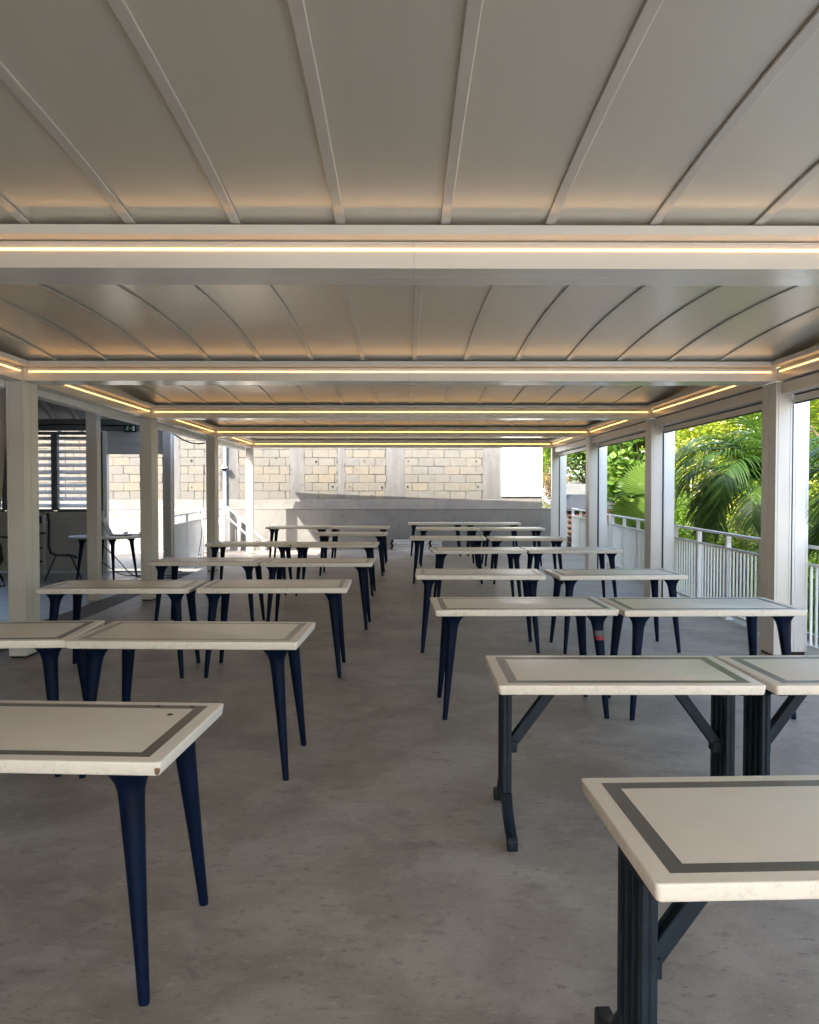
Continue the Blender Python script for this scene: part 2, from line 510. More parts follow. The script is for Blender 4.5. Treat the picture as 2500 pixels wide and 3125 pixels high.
def lip_and_led(beam, axis, p, sgn, a, b_):
    def bx(u0, u1, z0, z1, a_, b2):
        lo, hi = sorted((p + sgn * u0, p + sgn * u1)); q = MB()
        return q.box(a_, b2, lo, hi, z0, z1) if axis == 'x' else q.box(lo, hi, a_, b2, z0, z1)
    if axis == 'x':
        bx(-0.031, 0.09, ZB + 0.130, ZB + 0.172, a + 0.003, b_ - 0.003).obj('gutter_lip', 'white_frame', beam)
        bx(0.0, 0.004, ZB + 0.081, ZB + 0.091, a + 0.055, b_ - 0.055).obj('led_strip', 'led', beam)
    else:
        bx(-0.031, 0.09, ZB + 0.129, ZB + 0.173, a + 0.093, b_ - 0.093).obj('gutter_lip', 'white_frame', beam)
        bx(0.0, 0.004, ZB + 0.081, ZB + 0.091, a + 0.055, b_ - 0.055).obj('led_strip', 'led', beam)

for k, B in enumerate(BAYS):
    if k > 0:                          # far beam of the bay in front: faces the camera
        mb = MB(); beam_profile(mb, 'x', B, -1, XL, XR)
        o = mb.obj('cross_beam', 'beam_shiny', perg)
        lip_and_led(o, 'x', B, -1, XL, XR)
    if k < len(BAYS) - 1:              # near beam of the next bay: faces away
        mb = MB(); beam_profile(mb, 'x', B + 0.31, 1, XL, XR)
        o = mb.obj('cross_beam', 'beam_shiny', perg)
        lip_and_led(o, 'x', B + 0.31, 1, XL, XR)
        y0, y1 = B + 0.312, BAYS[k + 1] - 0.002
        for xf, sg in ((XL, 1), (XR, -1)):
            mb = MB(); beam_profile(mb, 'y', xf, sg, y0, y1)
            o = mb.obj('side_beam', 'beam_shiny', perg)
            lip_and_led(o, 'y', xf, sg, y0, y1)

def arch(y, y0, y1):
    u = (y - (y0 + y1) / 2) / ((y1 - y0) / 2)
    return 2.802 + 0.092 * (1 - u * u)

for k in range(len(BAYS) - 1):        # infill above the side beams, added strips against sun at the beam joints
    y0, y1 = BAYS[k] + 0.312, BAYS[k + 1] - 0.002
    for xa in (XL - 0.06, XR + 0.048):
        pts = [(xa, y0 - 0.02, ZB + 0.184)] + [(xa, y0 + (y1 - y0) * q / 14, arch(y0 + (y1 - y0) * q / 14, y0, y1) + 0.011) for q in range(15)] + [(xa, y1 + 0.02, ZB + 0.184)]
        MB().prism(pts, (0.012, 0, 0)).obj('gable_plate', 'roof_panel', perg)
for B in BAYS:
    MB().box(XL - 0.16, XR + 0.15, B - 0.03, B + (0.345 if B < 19 else 0.16), ZB + 0.205, ZB + 0.22).obj('sun_leak_strip', 'white_frame', perg)  # added on top to stop sun leaking between the paired beams
RIB = 0.4775
for k in range(len(BAYS) - 1):
    y0, y1 = BAYS[k] + 0.312, BAYS[k + 1] - 0.002
    off = 0.19 if k == 1 else 0.10
    ribs = [off + RIB * i for i in range(-9, 9)]
    ribs = [x for x in ribs if XL + 0.18 < x < XR - 0.18]
    edges = [XL - 0.05] + ribs + [XR + 0.05]
    NS = 14
    for i in range(len(edges) - 1):
        xa, xb = edges[i] + 0.0015, edges[i + 1] - 0.0015
        mb = MB()
        ra = [y0 + 0.03 + (y1 - y0 - 0.06) * q / NS for q in range(NS + 1)]
        xi0, xi1 = xa, xb
        rings = [[(xi0, y0 - 0.02, arch(y0, y0, y1)), (xi1, y0 - 0.02, arch(y0, y0, y1)), (xi1, y0 - 0.02, arch(y0, y0, y1) + 0.012), (xi0, y0 - 0.02, arch(y0, y0, y1) + 0.012)]]
        for yy in ra:
            z = arch(yy, y0, y1)
            rings.append([(xa, yy, z), (xb, yy, z), (xb, yy, z + 0.012), (xa, yy, z + 0.012)])
        rings.append([(xi0, y1 + 0.02, arch(y1, y0, y1)), (xi1, y1 + 0.02, arch(y1, y0, y1)), (xi1, y1 + 0.02, arch(y1, y0, y1) + 0.012), (xi0, y1 + 0.02, arch(y1, y0, y1) + 0.012)])
        mb.rings(rings)
        mb.obj('roof_panel', 'roof_panel', perg)
    for x in ribs:
        mb = MB(); rings = []
        for q in range(NS + 1):
            yy = y0 + 0.004 + (y1 - y0 - 0.008) * q / NS
            z = arch(yy, y0, y1)
            rings.append([(x - 0.022, yy, z - 0.010), (x - 0.019, yy, z - 0.012), (x + 0.019, yy, z - 0.012), (x + 0.022, yy, z - 0.010), (x + 0.022, yy, z - 0.004), (x - 0.022, yy, z - 0.004)])
        mb.rings(rings)
        mb.obj('roof_rib', 'roof_rib', perg, ang=12)

def post_mesh(w_, d_, h0, h1):
    """hollow-section post with fine grooves near its corners, x 0..w_, y 0..d_"""
    g_ = 0.006; e = 0.018
    pts = [(0, 0), (e, 0), (e, g_), (e + g_, g_), (e + g_, 0), (w_ - e - g_, 0), (w_ - e - g_, g_), (w_ - e, g_), (w_ - e, 0), (w_, 0),
           (w_, d_), (0, d_)]
    return MB().prism([(x, y, h0) for x, y in pts], (0, 0, h1 - h0)).mesh('post', ang=20)

for k, B in enumerate(BAYS):
    last = k == len(BAYS) - 1
    zf = floor_z(B)
    for xa, wv in ((-3.735, 0.163), (3.525, 0.155)):
        for q in range(1 if last else 2):
            yy = B + 0.003 + q * 0.156
            me = post_mesh(wv, 0.148, zf + 0.022, ZB - 0.003)
            o = add('post', me, 'white_frame', perg, loc=(xa, yy, 0))
            MB().box(xa + 0.012, xa + wv - 0.012, yy + 0.012, yy + 0.136, zf - 0.01, zf + 0.021).obj('post_foot', 'black_gap', o)
    # right side: slim screen guide and an outer post behind it
    yy = B + 0.08
    MB().box(3.684, 3.700, yy, yy + 0.06, zf + 0.02, 2.46).obj('screen_guide', 'white_frame', perg)
    MB().box(3.700, 3.728, yy + 0.01, yy + 0.05, zf + 0.02, 2.46).obj('screen_groove', 'black_gap', perg)
    o = add('outer_post', post_mesh(0.15, 0.15, zf + 0.035, 2.80), 'white_rail', perg, loc=(3.735, B + 0.09, 0))  # whiter than the inner posts, colour stands in for skylight on it
    MB().box(3.750, 3.870, B + 0.105, B + 0.225, zf - 0.01, zf + 0.034).obj('post_foot', 'black_gap', o)
    if not last:
        y0, y1 = B + 0.312, BAYS[k + 1] - 0.002
        o = MB().box(3.575, 3.672, y0, y1, 2.50, ZB - 0.012).obj('screen_cassette', 'white_frame', perg)
        MB().box(3.58, 3.668, y0 + 0.002, y1 - 0.002, ZB - 0.012, ZB - 0.002).obj('shadow_gap', 'black_gap', o)
        MB().box(3.672, 3.725, y0 + 0.002, y1 - 0.002, 2.50, ZB - 0.001).obj('cassette_back', 'white_frame', o)
        MB().box(3.690, 3.712, y0 + 0.004, y1 - 0.004, 2.485, 2.499).obj('shadow_gap', 'black_gap', o)
        o = MB().box(3.684, 3.720, y0 + 0.004, y1 - 0.004, 2.42, 2.484).obj('screen_bar', 'white_frame', perg)
        MB().box(3.690, 3.716, y0 + 0.006, y1 - 0.006, 2.408, 2.419).obj('screen_seal', 'black_gap', o)
        # gutter along the outer left side
        mb = MB()
        ring = lambda yq: [(-3.742, yq, 2.63), (-3.742, yq, 2.56), (-3.765, yq, 2.545), (-3.85, yq, 2.545), (-3.89, yq, 2.58), (-3.89, yq, 2.70), (-3.742, yq, 2.70)]
        mb.rings([ring(B + 0.004), ring(BAYS[k + 1] - 0.004)])
        mb.obj('rain_gutter', 'white_rail', perg)

# ------------------------------------------------------------------ tables
L4, W4, Z4 = 1.275, 0.70, 0.765
LP, WP, ZP = 1.17, 0.66, 0.735
TH = 0.044

def top_mesh(L, W, Z):
    bm = bmesh.new()
    bmesh.ops.create_cube(bm, size=1)
    for v in bm.verts:
        k = 1.0 if v.co.z > 0 else 0.0
        ins = 0.0 if k else 0.006
        v.co = Vector((math.copysign(L / 2 - ins, v.co.x), math.copysign(W / 2 - ins, v.co.y), Z - (0 if k else TH)))
    ve = [e for e in bm.edges if abs(e.verts[0].co.z - e.verts[1].co.z) > 0.01]
    bmesh.ops.bevel(bm, geom=ve, offset=0.013, segments=4, affect='EDGES', profile=0.5)
    es = [e for e in bm.edges if abs(e.verts[0].co.z - e.verts[1].co.z) < 0.001 and len(e.link_faces) == 2 and abs(e.link_faces[0].normal.z - e.link_faces[1].normal.z) > 0.3]
    bm.normal_update()
    es = [e for e in bm.edges if len(e.link_faces) == 2 and abs(e.link_faces[0].normal.z - e.link_faces[1].normal.z) > 0.5]
    bmesh.ops.bevel(bm, geom=es, offset=0.006, segments=3, affect='EDGES', profile=0.5)
    me = bpy.data.meshes.new('tabletop'); bm.to_mesh(me); bm.free()
    smooth(me, 50)
    return me

def band_mesh(L, W, Z, inset, wd):
    mb = MB()
    o = [(-L / 2 + inset, -W / 2 + inset), (L / 2 - inset, -W / 2 + inset), (L / 2 - inset, W / 2 - inset), (-L / 2 + inset, W / 2 - inset)]
    i_ = [(x - math.copysign(wd, x), y - math.copysign(wd, y)) for x, y in o]
    for k in range(4):
        j = (k + 1) % 4
        a, b_, c_, d_ = o[k], o[j], i_[j], i_[k]
        mb.prism([(a[0], a[1], Z - 0.002), (b_[0], b_[1], Z - 0.002), (c_[0], c_[1], Z - 0.002), (d_[0], d_[1], Z - 0.002)], (0, 0, 0.0028))
    return mb.mesh('inlay_band')

def leg_mesh(sx, sy, L, W, Z):
    """tapered round leg with a flared mounting head"""
    top = Vector((sx * (L / 2 - 0.135), sy * (W / 2 - 0.105), Z - TH + 0.004))
    foot = Vector((sx * (L / 2 - 0.072), sy * (W / 2 - 0.045), 0.0))
    prof = [(0.0, 0.088, 0.070), (0.018, 0.078, 0.062), (0.045, 0.062, 0.050), (0.075, 0.048, 0.041), (0.115, 0.040, 0.037), (0.17, 0.037, 0.035), (0.40, 0.0315, 0.0315), (0.62, 0.0255, 0.0255), (0.80, 0.0215, 0.0215), (0.985, 0.0175, 0.0175), (1.0, 0.016, 0.016)]
    rings = []
    for f, rx, ry in prof:
        c_ = top.lerp(foot, f); k = 12; r = []
        for q in range(k):
            a = 2 * math.pi * q / k
            ca, sa = math.cos(a), math.sin(a)
            p_ = 0.72 if f < 0.2 else 0.92
            r.append((c_.x + rx * math.copysign(abs(ca) ** p_, ca), c_.y + ry * math.copysign(abs(sa) ** p_, sa), c_.z))
        rings.append(r)
    return MB().rings(rings[::-1]).mesh('leg', ang=50)

top4, topP = top_mesh(L4, W4, Z4), top_mesh(LP, WP, ZP)
for me in (top4, topP):
    me.materials.append(M['table_cream'])
band4, bandP = band_mesh(L4, W4, Z4, 0.051, 0.040), band_mesh(LP, WP, ZP, 0.050, 0.044)
band4w = band4.copy()
band4.materials.append(M['band_taupe']); band4w.materials.append(M['band_worn']); bandP.materials.append(M['band_taupe'])
legs4 = [leg_mesh(sx, sy, L4, W4, Z4) for sx in (-1, 1) for sy in (-1, 1)]
for me in legs4:
    me.materials.append(M['navy_plastic'])

def pedestal_parts(s):
    """column with ribs and slots, arched feet, top bracket, at the table end s = -1 or 1"""
    xo = s * (LP / 2 - 0.046); xi = xo - s * 0.042
    x0, x1 = sorted((xo, xi)); xm = (x0 + x1) / 2
    colm = MB(); D = 0.10; zt = ZP - TH
    colm.box(x0 + 0.014, x1 - 0.014, -D, D, 0.10, zt - 0.02)            # web
    for (ya, yb) in ((-D, -D + 0.03), (-0.038, -0.020), (0.020, 0.038), (D - 0.03, D)):
        colm.box(x0, x1, ya, yb, 0.10, zt - 0.021)                      # upright ribs
    colm.box(x0 + 0.001, x1 - 0.001, -D + 0.002, D - 0.002, zt - 0.075, zt - 0.012)
    colm.box(x0 + 0.001, x1 - 0.001, -D + 0.002, D - 0.002, 0.098, 0.15)
    out = [('column', colm.mesh('column', bevel=0.003, seg=1))]
    for d in (-1, 1):
        foot = MB()
        pts = [(D - 0.03, 0.185), (D + 0.012, 0.175), (D + 0.055, 0.115), (WP / 2 - 0.06, 0.062), (WP / 2 - 0.015, 0.058), (WP / 2 - 0.005, 0.045), (WP / 2 - 0.005, 0.0), (WP / 2 - 0.055, 0.0), (WP / 2 - 0.075, 0.016), (D + 0.03, 0.055), (D - 0.03, 0.085)]
        foot.prism([(x0 - 0.001, d * y, z) for y, z in pts], (x1 - x0 + 0.002, 0, 0))
        out.append(('foot', foot.mesh('foot', bevel=0.004, seg=2)))
    br = MB()
    pts = [(-0.26, zt), (0.26, zt), (0.26, zt - 0.022), (0.14, zt - 0.035), (0.10, zt - 0.06), (-0.10, zt - 0.06), (-0.14, zt - 0.035), (-0.26, zt - 0.022)]
    br.prism([(x0 + 0.003, y, z + 0.003) for y, z in pts], (x1 - x0 - 0.006, 0, 0))
    pa, pb = sorted((xi, xi - s * 0.10))
    br.prism([(xi, -0.05, zt + 0.002), (xi - s * 0.10, -0.05, zt + 0.002), (xi - s * 0.10, -0.05, zt - 0.012), (xi, -0.05, zt - 0.04)], (0, 0.10, 0))
    out.append(('bracket', br.mesh('bracket', bevel=0.003, seg=1)))
    bc = MB()
    bc.bar((xi - s * 0.012, 0, 0.385), (xi - s * 0.235, 0, zt - 0.004), 0.022, 0.034)
    for dy in (-0.022, 0.022):
        bc.bar((xi - s * 0.012, dy, 0.385), (xi - s * 0.235, dy, zt - 0.004), 0.009, 0.046)
    bc.box(*sorted((xi + s * 0.002, xi - s * 0.034)), -0.034, 0.034, 0.345, 0.398)
    out.append(('brace', bc.mesh('brace', bevel=0.0025, seg=1)))
    return out
pedL, pedR = pedestal_parts(-1), pedestal_parts(1)
for _, me in pedL + pedR:
    me.materials.append(M['slate_plastic'])

def ground_part(name, me, root):
    o = bpy.data.objects.new(name, me); col.objects.link(o); o.parent = root
    return o

def leg_table(label, xc, yf, rot, worn=False, group='four-legged cream tables'):
    a = R(rot)
    y = yf + W4 / 2
    root = thing('cafe_table', label, 'table', (xc, y, floor_z(y) + 0.001), a, group)
    tp = ground_part('tabletop', top4, root)
    ground_part('inlay_band', band4w if worn else band4, tp)
    lg = [ground_part('leg', me, root) for me in legs4]
    return root, tp, lg

def pedestal_table(label, xc, yf, rot):
    y = yf + WP / 2
    root = thing('pedestal_table', label, 'table', (xc, y, floor_z(y) + 0.001), R(rot), 'cream tables on slotted pedestals')
    tp = ground_part('tabletop', topP, root)
    ground_part('inlay_band', bandP, tp)
    for side in (pedL, pedR):
        cl = ground_part('column', side[0][1], root)
        for nm, me in side[1:]:
            ground_part(nm, me, cl)
    return root

pedestal_table('nearest table on the right, cream with dark grey border, on slotted pedestals', 1.115, 1.755, 1.8)
pedestal_table('cream pedestal table with diagonal braces, left one of the second row right of the aisle', 1.0, 3.54, -0.5)
pedestal_table('cream pedestal table cut by the right edge, pushed against its twin in the second row', 2.197, 3.545, 1.3)
l1, l1top, l1legs = leg_table('nearest cream table on the left, with a chipped corner and three dark holes', -1.347, 2.485, -3.4)
leg_table('second table from the front on the left, navy legged, its right end at the aisle', -1.198, 4.435, -2.2, True)
leg_table('cream table at the left edge touching the second left table, turned slightly away from it', -2.500, 4.445, 3.6)
leg_table('cream table of the third left row, beside the nearest left post', -2.447, 6.86, 1.2, True)
leg_table('cream table of the third left row at the aisle, with a dark speck on it', -1.114, 6.885, 0.6, True)
leg_table('cream table of the fourth left row, left one of the joined pair', -2.283, 9.36, -2.0, True)
leg_table('cream table of the fourth left row, right one of the joined pair', -0.983, 9.25, -1.0, True)
leg_table('cream table of the fifth left row, left one, before the slim far post', -2.320, 12.20, -1.2, True)
leg_table('cream table of the fifth left row, right one, in front of the single short table', -1.020, 12.08, -1.4, True)
leg_table('single cream table of the sixth left row, standing without a neighbour', -0.940, 14.75, -1.2, True)
leg_table('cream table of the rearmost left row, left one, before the sunlit wall', -2.235, 17.05, -1.2, True)
leg_table('cream table of the rearmost left row, right one, before the shaded wall', -0.930, 17.0, -1.0, True)
r3, r3top, r3legs = leg_table('cream table of the third right row at the aisle, red sticker on one navy leg', 0.845, 5.61, 1.2)
leg_table('cream table of the third right row nearest the open side, bluish sheen on its top', 2.140, 5.585, 0.9)
leg_table('cream table of the fourth right row at the aisle', 0.758, 7.93, -1.6, True)
leg_table('cream table of the fourth right row near the railing, green sheen on its top', 2.122, 7.91, 2.4)
leg_table('cream table of the fifth right row at the aisle, turned a little', 1.012, 10.98, 2.0, True)
leg_table('cream table of the fifth right row near the railing', 2.318, 11.02, 1.6)
leg_table('cream table of the sixth right row at the aisle, its left leg in open floor', 0.745, 13.55, -2.0, True)
leg_table('cream table of the sixth right row near the railing', 2.066, 13.47, -0.8, True)
leg_table('cream table of the seventh right row, left one', 0.905, 16.45, 1.0, True)
leg_table('cream table of the seventh right row, right one by the far post', 2.210, 16.45, 1.0, True)
leg_table('cream table of the rearmost right row, left one, beside the lying white rails', 0.745, 18.75, -1.0, True)
leg_table('cream table of the rearmost right row, right one', 2.050, 18.70, -0.6, True)

# holes and chip on the nearest left table, sticker on a leg
hole = MB().rings([[(0.011 * math.cos(q * math.pi / 6), 0.011 * math.sin(q * math.pi / 6), z) for q in range(12)] for z in (Z4 - 0.002, Z4 + 0.0014)]).mesh('screw_hole')
hole.materials.append(M['black_plastic'])
for hx, hy in ((0.40, 0.285), (0.53, 0.285), (0.485, 0.175)):
    o = ground_part('screw_hole', hole, l1top); o.location = (hx, hy, 0)
ch = MB().rings([[(L4 / 2 - 0.014 + 0.016 * math.cos(q) * (1 + 0.3 * math.sin(3 * q)), -W4 / 2 + 0.003, Z4 - 0.022 + 0.020 * math.sin(q) * (1 + 0.25 * math.cos(2 * q))) for q in np.linspace(0, 2 * math.pi, 10, endpoint=False)],
                 [(L4 / 2 - 0.014 + 0.013 * math.cos(q), -W4 / 2 - 0.0008, Z4 - 0.022 + 0.016 * math.sin(q)) for q in np.linspace(0, 2 * math.pi, 10, endpoint=False)]]).mesh('chip')
ch.materials.append(M['chip_board'])
for v in ch.vertices:
    v.co = Vector((L4 / 2 - 0.010, v.co.y, Z4 - 0.028)) + Vector(((v.co.x - L4 / 2 + 0.014) * 0.55, 0, (v.co.z - Z4 + 0.022) * 0.7))
ground_part('chip', ch, l1top)
# sticker wraps the front of the aisle-side table's right front leg
tp_ = Vector((L4 / 2 - 0.135, -W4 / 2 + 0.105, Z4 - TH)); ft_ = Vector((L4 / 2 - 0.072, -W4 / 2 + 0.045, 0))
def sticker(f0, f1, rad, mat):
    rs = []
    for f in (f0, f1):
        c_ = tp_.lerp(ft_, f)
        rs.append([(c_.x + rad * math.cos(a), c_.y + rad * math.sin(a), c_.z) for a in np.linspace(-2.5, -0.6, 7)])
    mb = MB(); n = len(rs[0])
    for i in range(n - 1):
        mb.quad(rs[1][i], rs[1][i + 1], rs[0][i + 1], rs[0][i])
    me = mb.mesh('sticker', recalc=False); me.materials.append(M[mat])
    return me
ground_part('sticker', sticker(0.155, 0.205, 0.0405, 'sticker_grey'), r3legs[2])
ground_part('sticker', sticker(0.207, 0.245, 0.0400, 'sticker_red'), r3legs[2])

# ------------------------------------------------------------------ back wall
YW = 20.75
wall = thing('block_wall', 'sunlit wall of cream concrete blocks between grey concrete pillars at the back', 'wall', (0, YW + 0.26, 0), R(2.2))
def wpart(name, mb, mat, parent=wall, **kw):
    me = mb.mesh(name, **kw); me.materials.append(M[mat])
    o = bpy.data.objects.new(name, me); col.objects.link(o); o.parent = parent
    return o
def wx(px):      # pixel column of the photograph on the wall plane
    return (px - 1232) * (YW + 0.26) / 2503
Z0, CH_, BL = 1.387, 0.2115, 0.409
XW0, XW1 = -9.2, 3.58
wpart('wall_core', MB().box(XW0, XW1, 0.022, 0.22, 0.0, 3.75), 'mortar')
wpart('base_band', MB().box(XW0, XW1, -0.012, 0.02, 0.9, Z0 - 0.004), 'concrete_band', bevel=0.006, seg=1)
pill = [(-8.9, -8.5), (wx(536), wx(558)), (wx(681), wx(734)), (wx(887), wx(931)), (wx(1030), wx(1054)), (wx(1179), wx(1234)), (wx(1476), XW1 - 0.002)]
for i, (a, b_) in enumerate(pill):
    mb = MB(); ring = []
    zs = np.linspace(Z0 - 0.002, 3.75, 26)
    lx = []; rx = []
    for z in zs:
        fl_ = 0.0
        if i == 5:
            fl_ = 0.14 * max(0, 1 - (z - Z0) / 0.3)
        lx.append(a - fl_ + random.uniform(-0.016, 0.016)); rx.append(b_ + fl_ * 0.4 + (random.uniform(-0.016, 0.016) if i < 6 else 0))
    for q in range(len(zs) - 1):
        mb.quad((lx[q], -0.008, zs[q]), (rx[q], -0.008, zs[q]), (rx[q + 1], -0.008, zs[q + 1]), (lx[q + 1], -0.008, zs[q + 1]))
        mb.quad((lx[q + 1], -0.008, zs[q + 1]), (lx[q + 1], 0.023, zs[q + 1]), (lx[q], 0.023, zs[q]), (lx[q], -0.008, zs[q]))
        mb.quad((rx[q], -0.008, zs[q]), (rx[q], 0.023, zs[q]), (rx[q + 1], 0.023, zs[q + 1]), (rx[q + 1], -0.008, zs[q + 1]))
    wpart('pillar', mb, 'concrete_pillar', recalc=False)
block_me = []
for q in range(5):
    bm = bmesh.new(); bmesh.ops.create_cube(bm, size=1)
    bmesh.ops.bevel(bm, geom=bm.edges[:], offset=0.03, segments=1, affect='EDGES')
    for v in bm.verts:
        v.co += Vector((random.uniform(-.012, .012), random.uniform(-.1, .1), random.uniform(-.025, .025)))
    me = bpy.data.meshes.new('block'); bm.to_mesh(me); bm.free(); me.materials.append(M['block']); block_me.append(me)
def free_spans():
    xs_ = XW0; out = []
    for a, b_ in pill:
        if a - xs_ > 0.08:
            out.append((xs_, a))
        xs_ = b_
    return out
hole_me = MB().rings([[(0.03 * math.cos(q) * (1 + .4 * math.sin(3 * q + z * 50)), z, 0.035 * math.sin(q)) for q in np.linspace(0, 6.283, 9, endpoint=False)] for z in (-0.006, 0.02)]).mesh('hole')
hole_me.materials.append(M['black_gap'])
nb = 0
for r in range(9):
    zc = Z0 + CH_ * (r + 0.5)
    for a, b_ in free_spans():
        x = a + 0.004 - (BL / 2 if r % 2 else 0.05)
        while x < b_:
            xa, xb = max(x, a + 0.004), min(x + BL - 0.010, b_ - 0.004)
            if xb - xa > 0.05 and nb < 296:
                o = bpy.data.objects.new('block', block_me[nb % 5]); col.objects.link(o); o.parent = wall
                o.location = ((xa + xb) / 2, 0.014, zc); o.scale = (xb - xa, 0.034, CH_ - 0.011)
                nb += 1
            x += BL
for px, r in ((1112, 4.6), (1164, 4.6), (1246, 4.6), (1454, 4.6), (1016, 1.5), (1068, 1.5), (1166, 1.4), (1244, 1.5), (1459, 1.5), (845, 4.9), (592, 4.6), (592, 1.4), (966, 4.5), (1136, 0.4)):
    o = bpy.data.objects.new('hole', hole_me); col.objects.link(o); o.parent = wall
    sc_ = random.uniform(0.35, 0.95)
    o.location = (wx(px), -0.010, Z0 + CH_ * r); o.scale = (sc_, 1, sc_)
# white board fixed on the right end of the wall
wpart('white_board', MB().box(wx(1531), XW1 - 0.006, -0.05, -0.012, 1.455, 3.74), 'panel_white', bevel=0.003, seg=1)

lw = thing('low_wall', 'low grey concrete wall with a pale ledge below the block wall', 'wall', (0, YW, 0), R(2.2))
mb = MB(); xs_ = [-9.2, -6.4, -3.55, -0.62, 1.15, 4.13]
for i in range(5):
    pass
wpart('wall_face', MB().box(-9.2, 4.13, 0, 0.235, -0.3, 1.128), 'concrete_wall', lw)
wpart('coping', MB().box(-9.2, 4.135, -0.008, 0.24, 1.129, 1.152), 'concrete_band', lw, bevel=0.004, seg=1)

# drain pipe with camera
pipe = thing('drain_pipe', 'pale blue vertical pipe on the block wall', 'pipe', (wx(695), YW + 0.03, 1.15))
mb = MB(); px0 = wx(695)
mb.tube([(px0, YW + 0.03, 1.152), (px0, YW + 0.03, 2.78)], 0.034, 12)
mb.obj('pipe', 'pipe_blue', pipe)
for z in (1.75, 2.5):
    MB().tube([(px0, YW + 0.03, z), (px0, YW + 0.03, z + 0.05)], 0.040, 12).obj('collar', 'pipe_blue', pipe)
camr = thing('security_camera', 'white dome security camera fixed on the blue pipe', 'camera', (px0, YW - 0.02, 2.10))
prof = [(0.0, 0.085), (0.03, 0.088), (0.06, 0.06), (0.10, 0.045)]
MB().rings([[(px0 + r_ * math.cos(q), YW - 0.09 + r_ * math.sin(q), 2.16 + z) for q in np.linspace(0, 6.283, 14, endpoint=False)] for z, r_ in prof]).obj('housing', 'panel_white', camr, ang=60)
MB().rings([[(px0 + r_ * math.cos(q), YW - 0.09 + r_ * math.sin(q), 2.158 - z) for q in np.linspace(0, 6.283, 14, endpoint=False)] for z, r_ in ((0, 0.07), (0.03, 0.062), (0.055, 0.035), (0.065, 0.008))]).obj('dome', 'black_plastic', camr, ang=60)

# folded rails lying at the wall
rails = thing('folded_ladder', 'flat white folding ladder with black end caps lying against the back wall', 'ladder', (0.32, YW - 0.24, floor_z(20.8)))
zb = floor_z(20.8)
for q in range(4):
    z = zb + 0.03 + q * 0.062; d = 0.02 * (q % 2)
    MB().box(-0.28 + d, 0.95 + d, YW - 0.32 + d, YW - 0.20 + d, z, z + 0.052).obj('rail', 'alu', rails, bevel=0.008, seg=2)
    for xx in (-0.33 + d, 0.62 + d):
        MB().box(xx, xx + 0.06, YW - 0.33 + d, YW - 0.19 + d, z - 0.004, z + 0.056).obj('cap', 'black_plastic', rails, bevel=0.01, seg=2)
MB().box(-0.20, 0.85, YW - 0.31, YW - 0.22, zb, zb + 0.028).obj('foot_bar', 'alu', rails)

# ------------------------------------------------------------------ railings
bal_mesh = {}
def railing(label, p, q, zt0, zt1, npost, group=None, gap=0.106):
    p = Vector((*p, 0)); q = Vector((*q, 0))
    root = thing('railing', label, 'railing', (p.x, p.y, 0), 0, group)
    d = q - p; n = d.normalized(); L = d.length
    at = lambda s, z: (p.x + n.x * s, p.y + n.y * s, z)
    zt = lambda s: zt0 + (zt1 - zt0) * s / L
    MB().bar(at(0, zt(0) - 0.015), at(L, zt(L) - 0.015), 0.062, 0.03).obj('top_rail', 'white_rail', root, bevel=0.004, seg=1)
    MB().bar(at(0, zt(0) - 0.19), at(L, zt(L) - 0.19), 0.042, 0.026).obj('mid_rail', 'white_rail', root)
    MB().bar(at(0, zt(0) - 0.98), at(L, zt(L) - 0.98), 0.042, 0.026).obj('bottom_rail', 'white_rail', root)
    posts = [L * i / (npost - 1) for i in range(npost)]
    ang = math.atan2(n.y, n.x)
    for s in posts:
        s_ = min(max(s, 0.03), L - 0.03)
        mb = MB().box(-0.028, 0.028, -0.028, 0.028, -1.065, -0.032).box(-0.06, 0.06, -0.055, 0.055, -1.068, -1.05)
        o = add('post', mb.mesh('post'), 'white_rail', root, loc=Vector(at(s_, zt(s_))) - root.location)
        o.rotation_euler.z = ang
    if 'b' not in bal_mesh:
        bal_mesh['b'] = MB().box(-0.010, 0.010, -0.010, 0.010, -0.97, -0.20).mesh('baluster'); bal_mesh['b'].materials.append(M['white_rail'])
    k = int(L / gap)
    for i in range(1, k):
        s = L * i / k
        if min(abs(s - u) for u in posts) < 0.045:
            continue
        o = add('baluster', bal_mesh['b'], None, root, loc=Vector(at(s, zt(s))) - root.location)
        o.rotation_euler.z = ang
    return root
G = 'white balustrade along the open side'
railing('white balustrade at the right frame edge beside the palm', (3.90, 5.2), (3.96, 8.85), 1.06, 1.06, 4, G)
railing('white balustrade between the two nearest right posts, palm fronds hanging over it', (3.97, 9.0), (4.02, 12.1), 1.06, 1.09, 4, G)
railing('white balustrade before the fan palm on the right', (4.03, 12.25), (4.13, 16.2), 1.09, 1.125, 5, G)
railing('farthest white balustrade on the right, ending beside the dark brick pier', (4.14, 16.35), (4.26, 20.6), 1.125, 1.165, 5, G)
G = 'white balustrade at the courtyard'
railing('grey-white shaded balustrade between the two far left posts', (-4.62, 16.35), (-4.60, 18.6), 1.09, 1.15, 3, G, 0.088)
railing('bright sunlit balustrade behind the slim far left post', (-4.60, 18.7), (-4.45, 20.4), 1.15, 1.20, 4, G, 0.088)
railing('white balustrade seen through the doorway of the veranda', (-6.9, 19.2), (-4.75, 19.6), 1.10, 1.18, 3, G, 0.088)
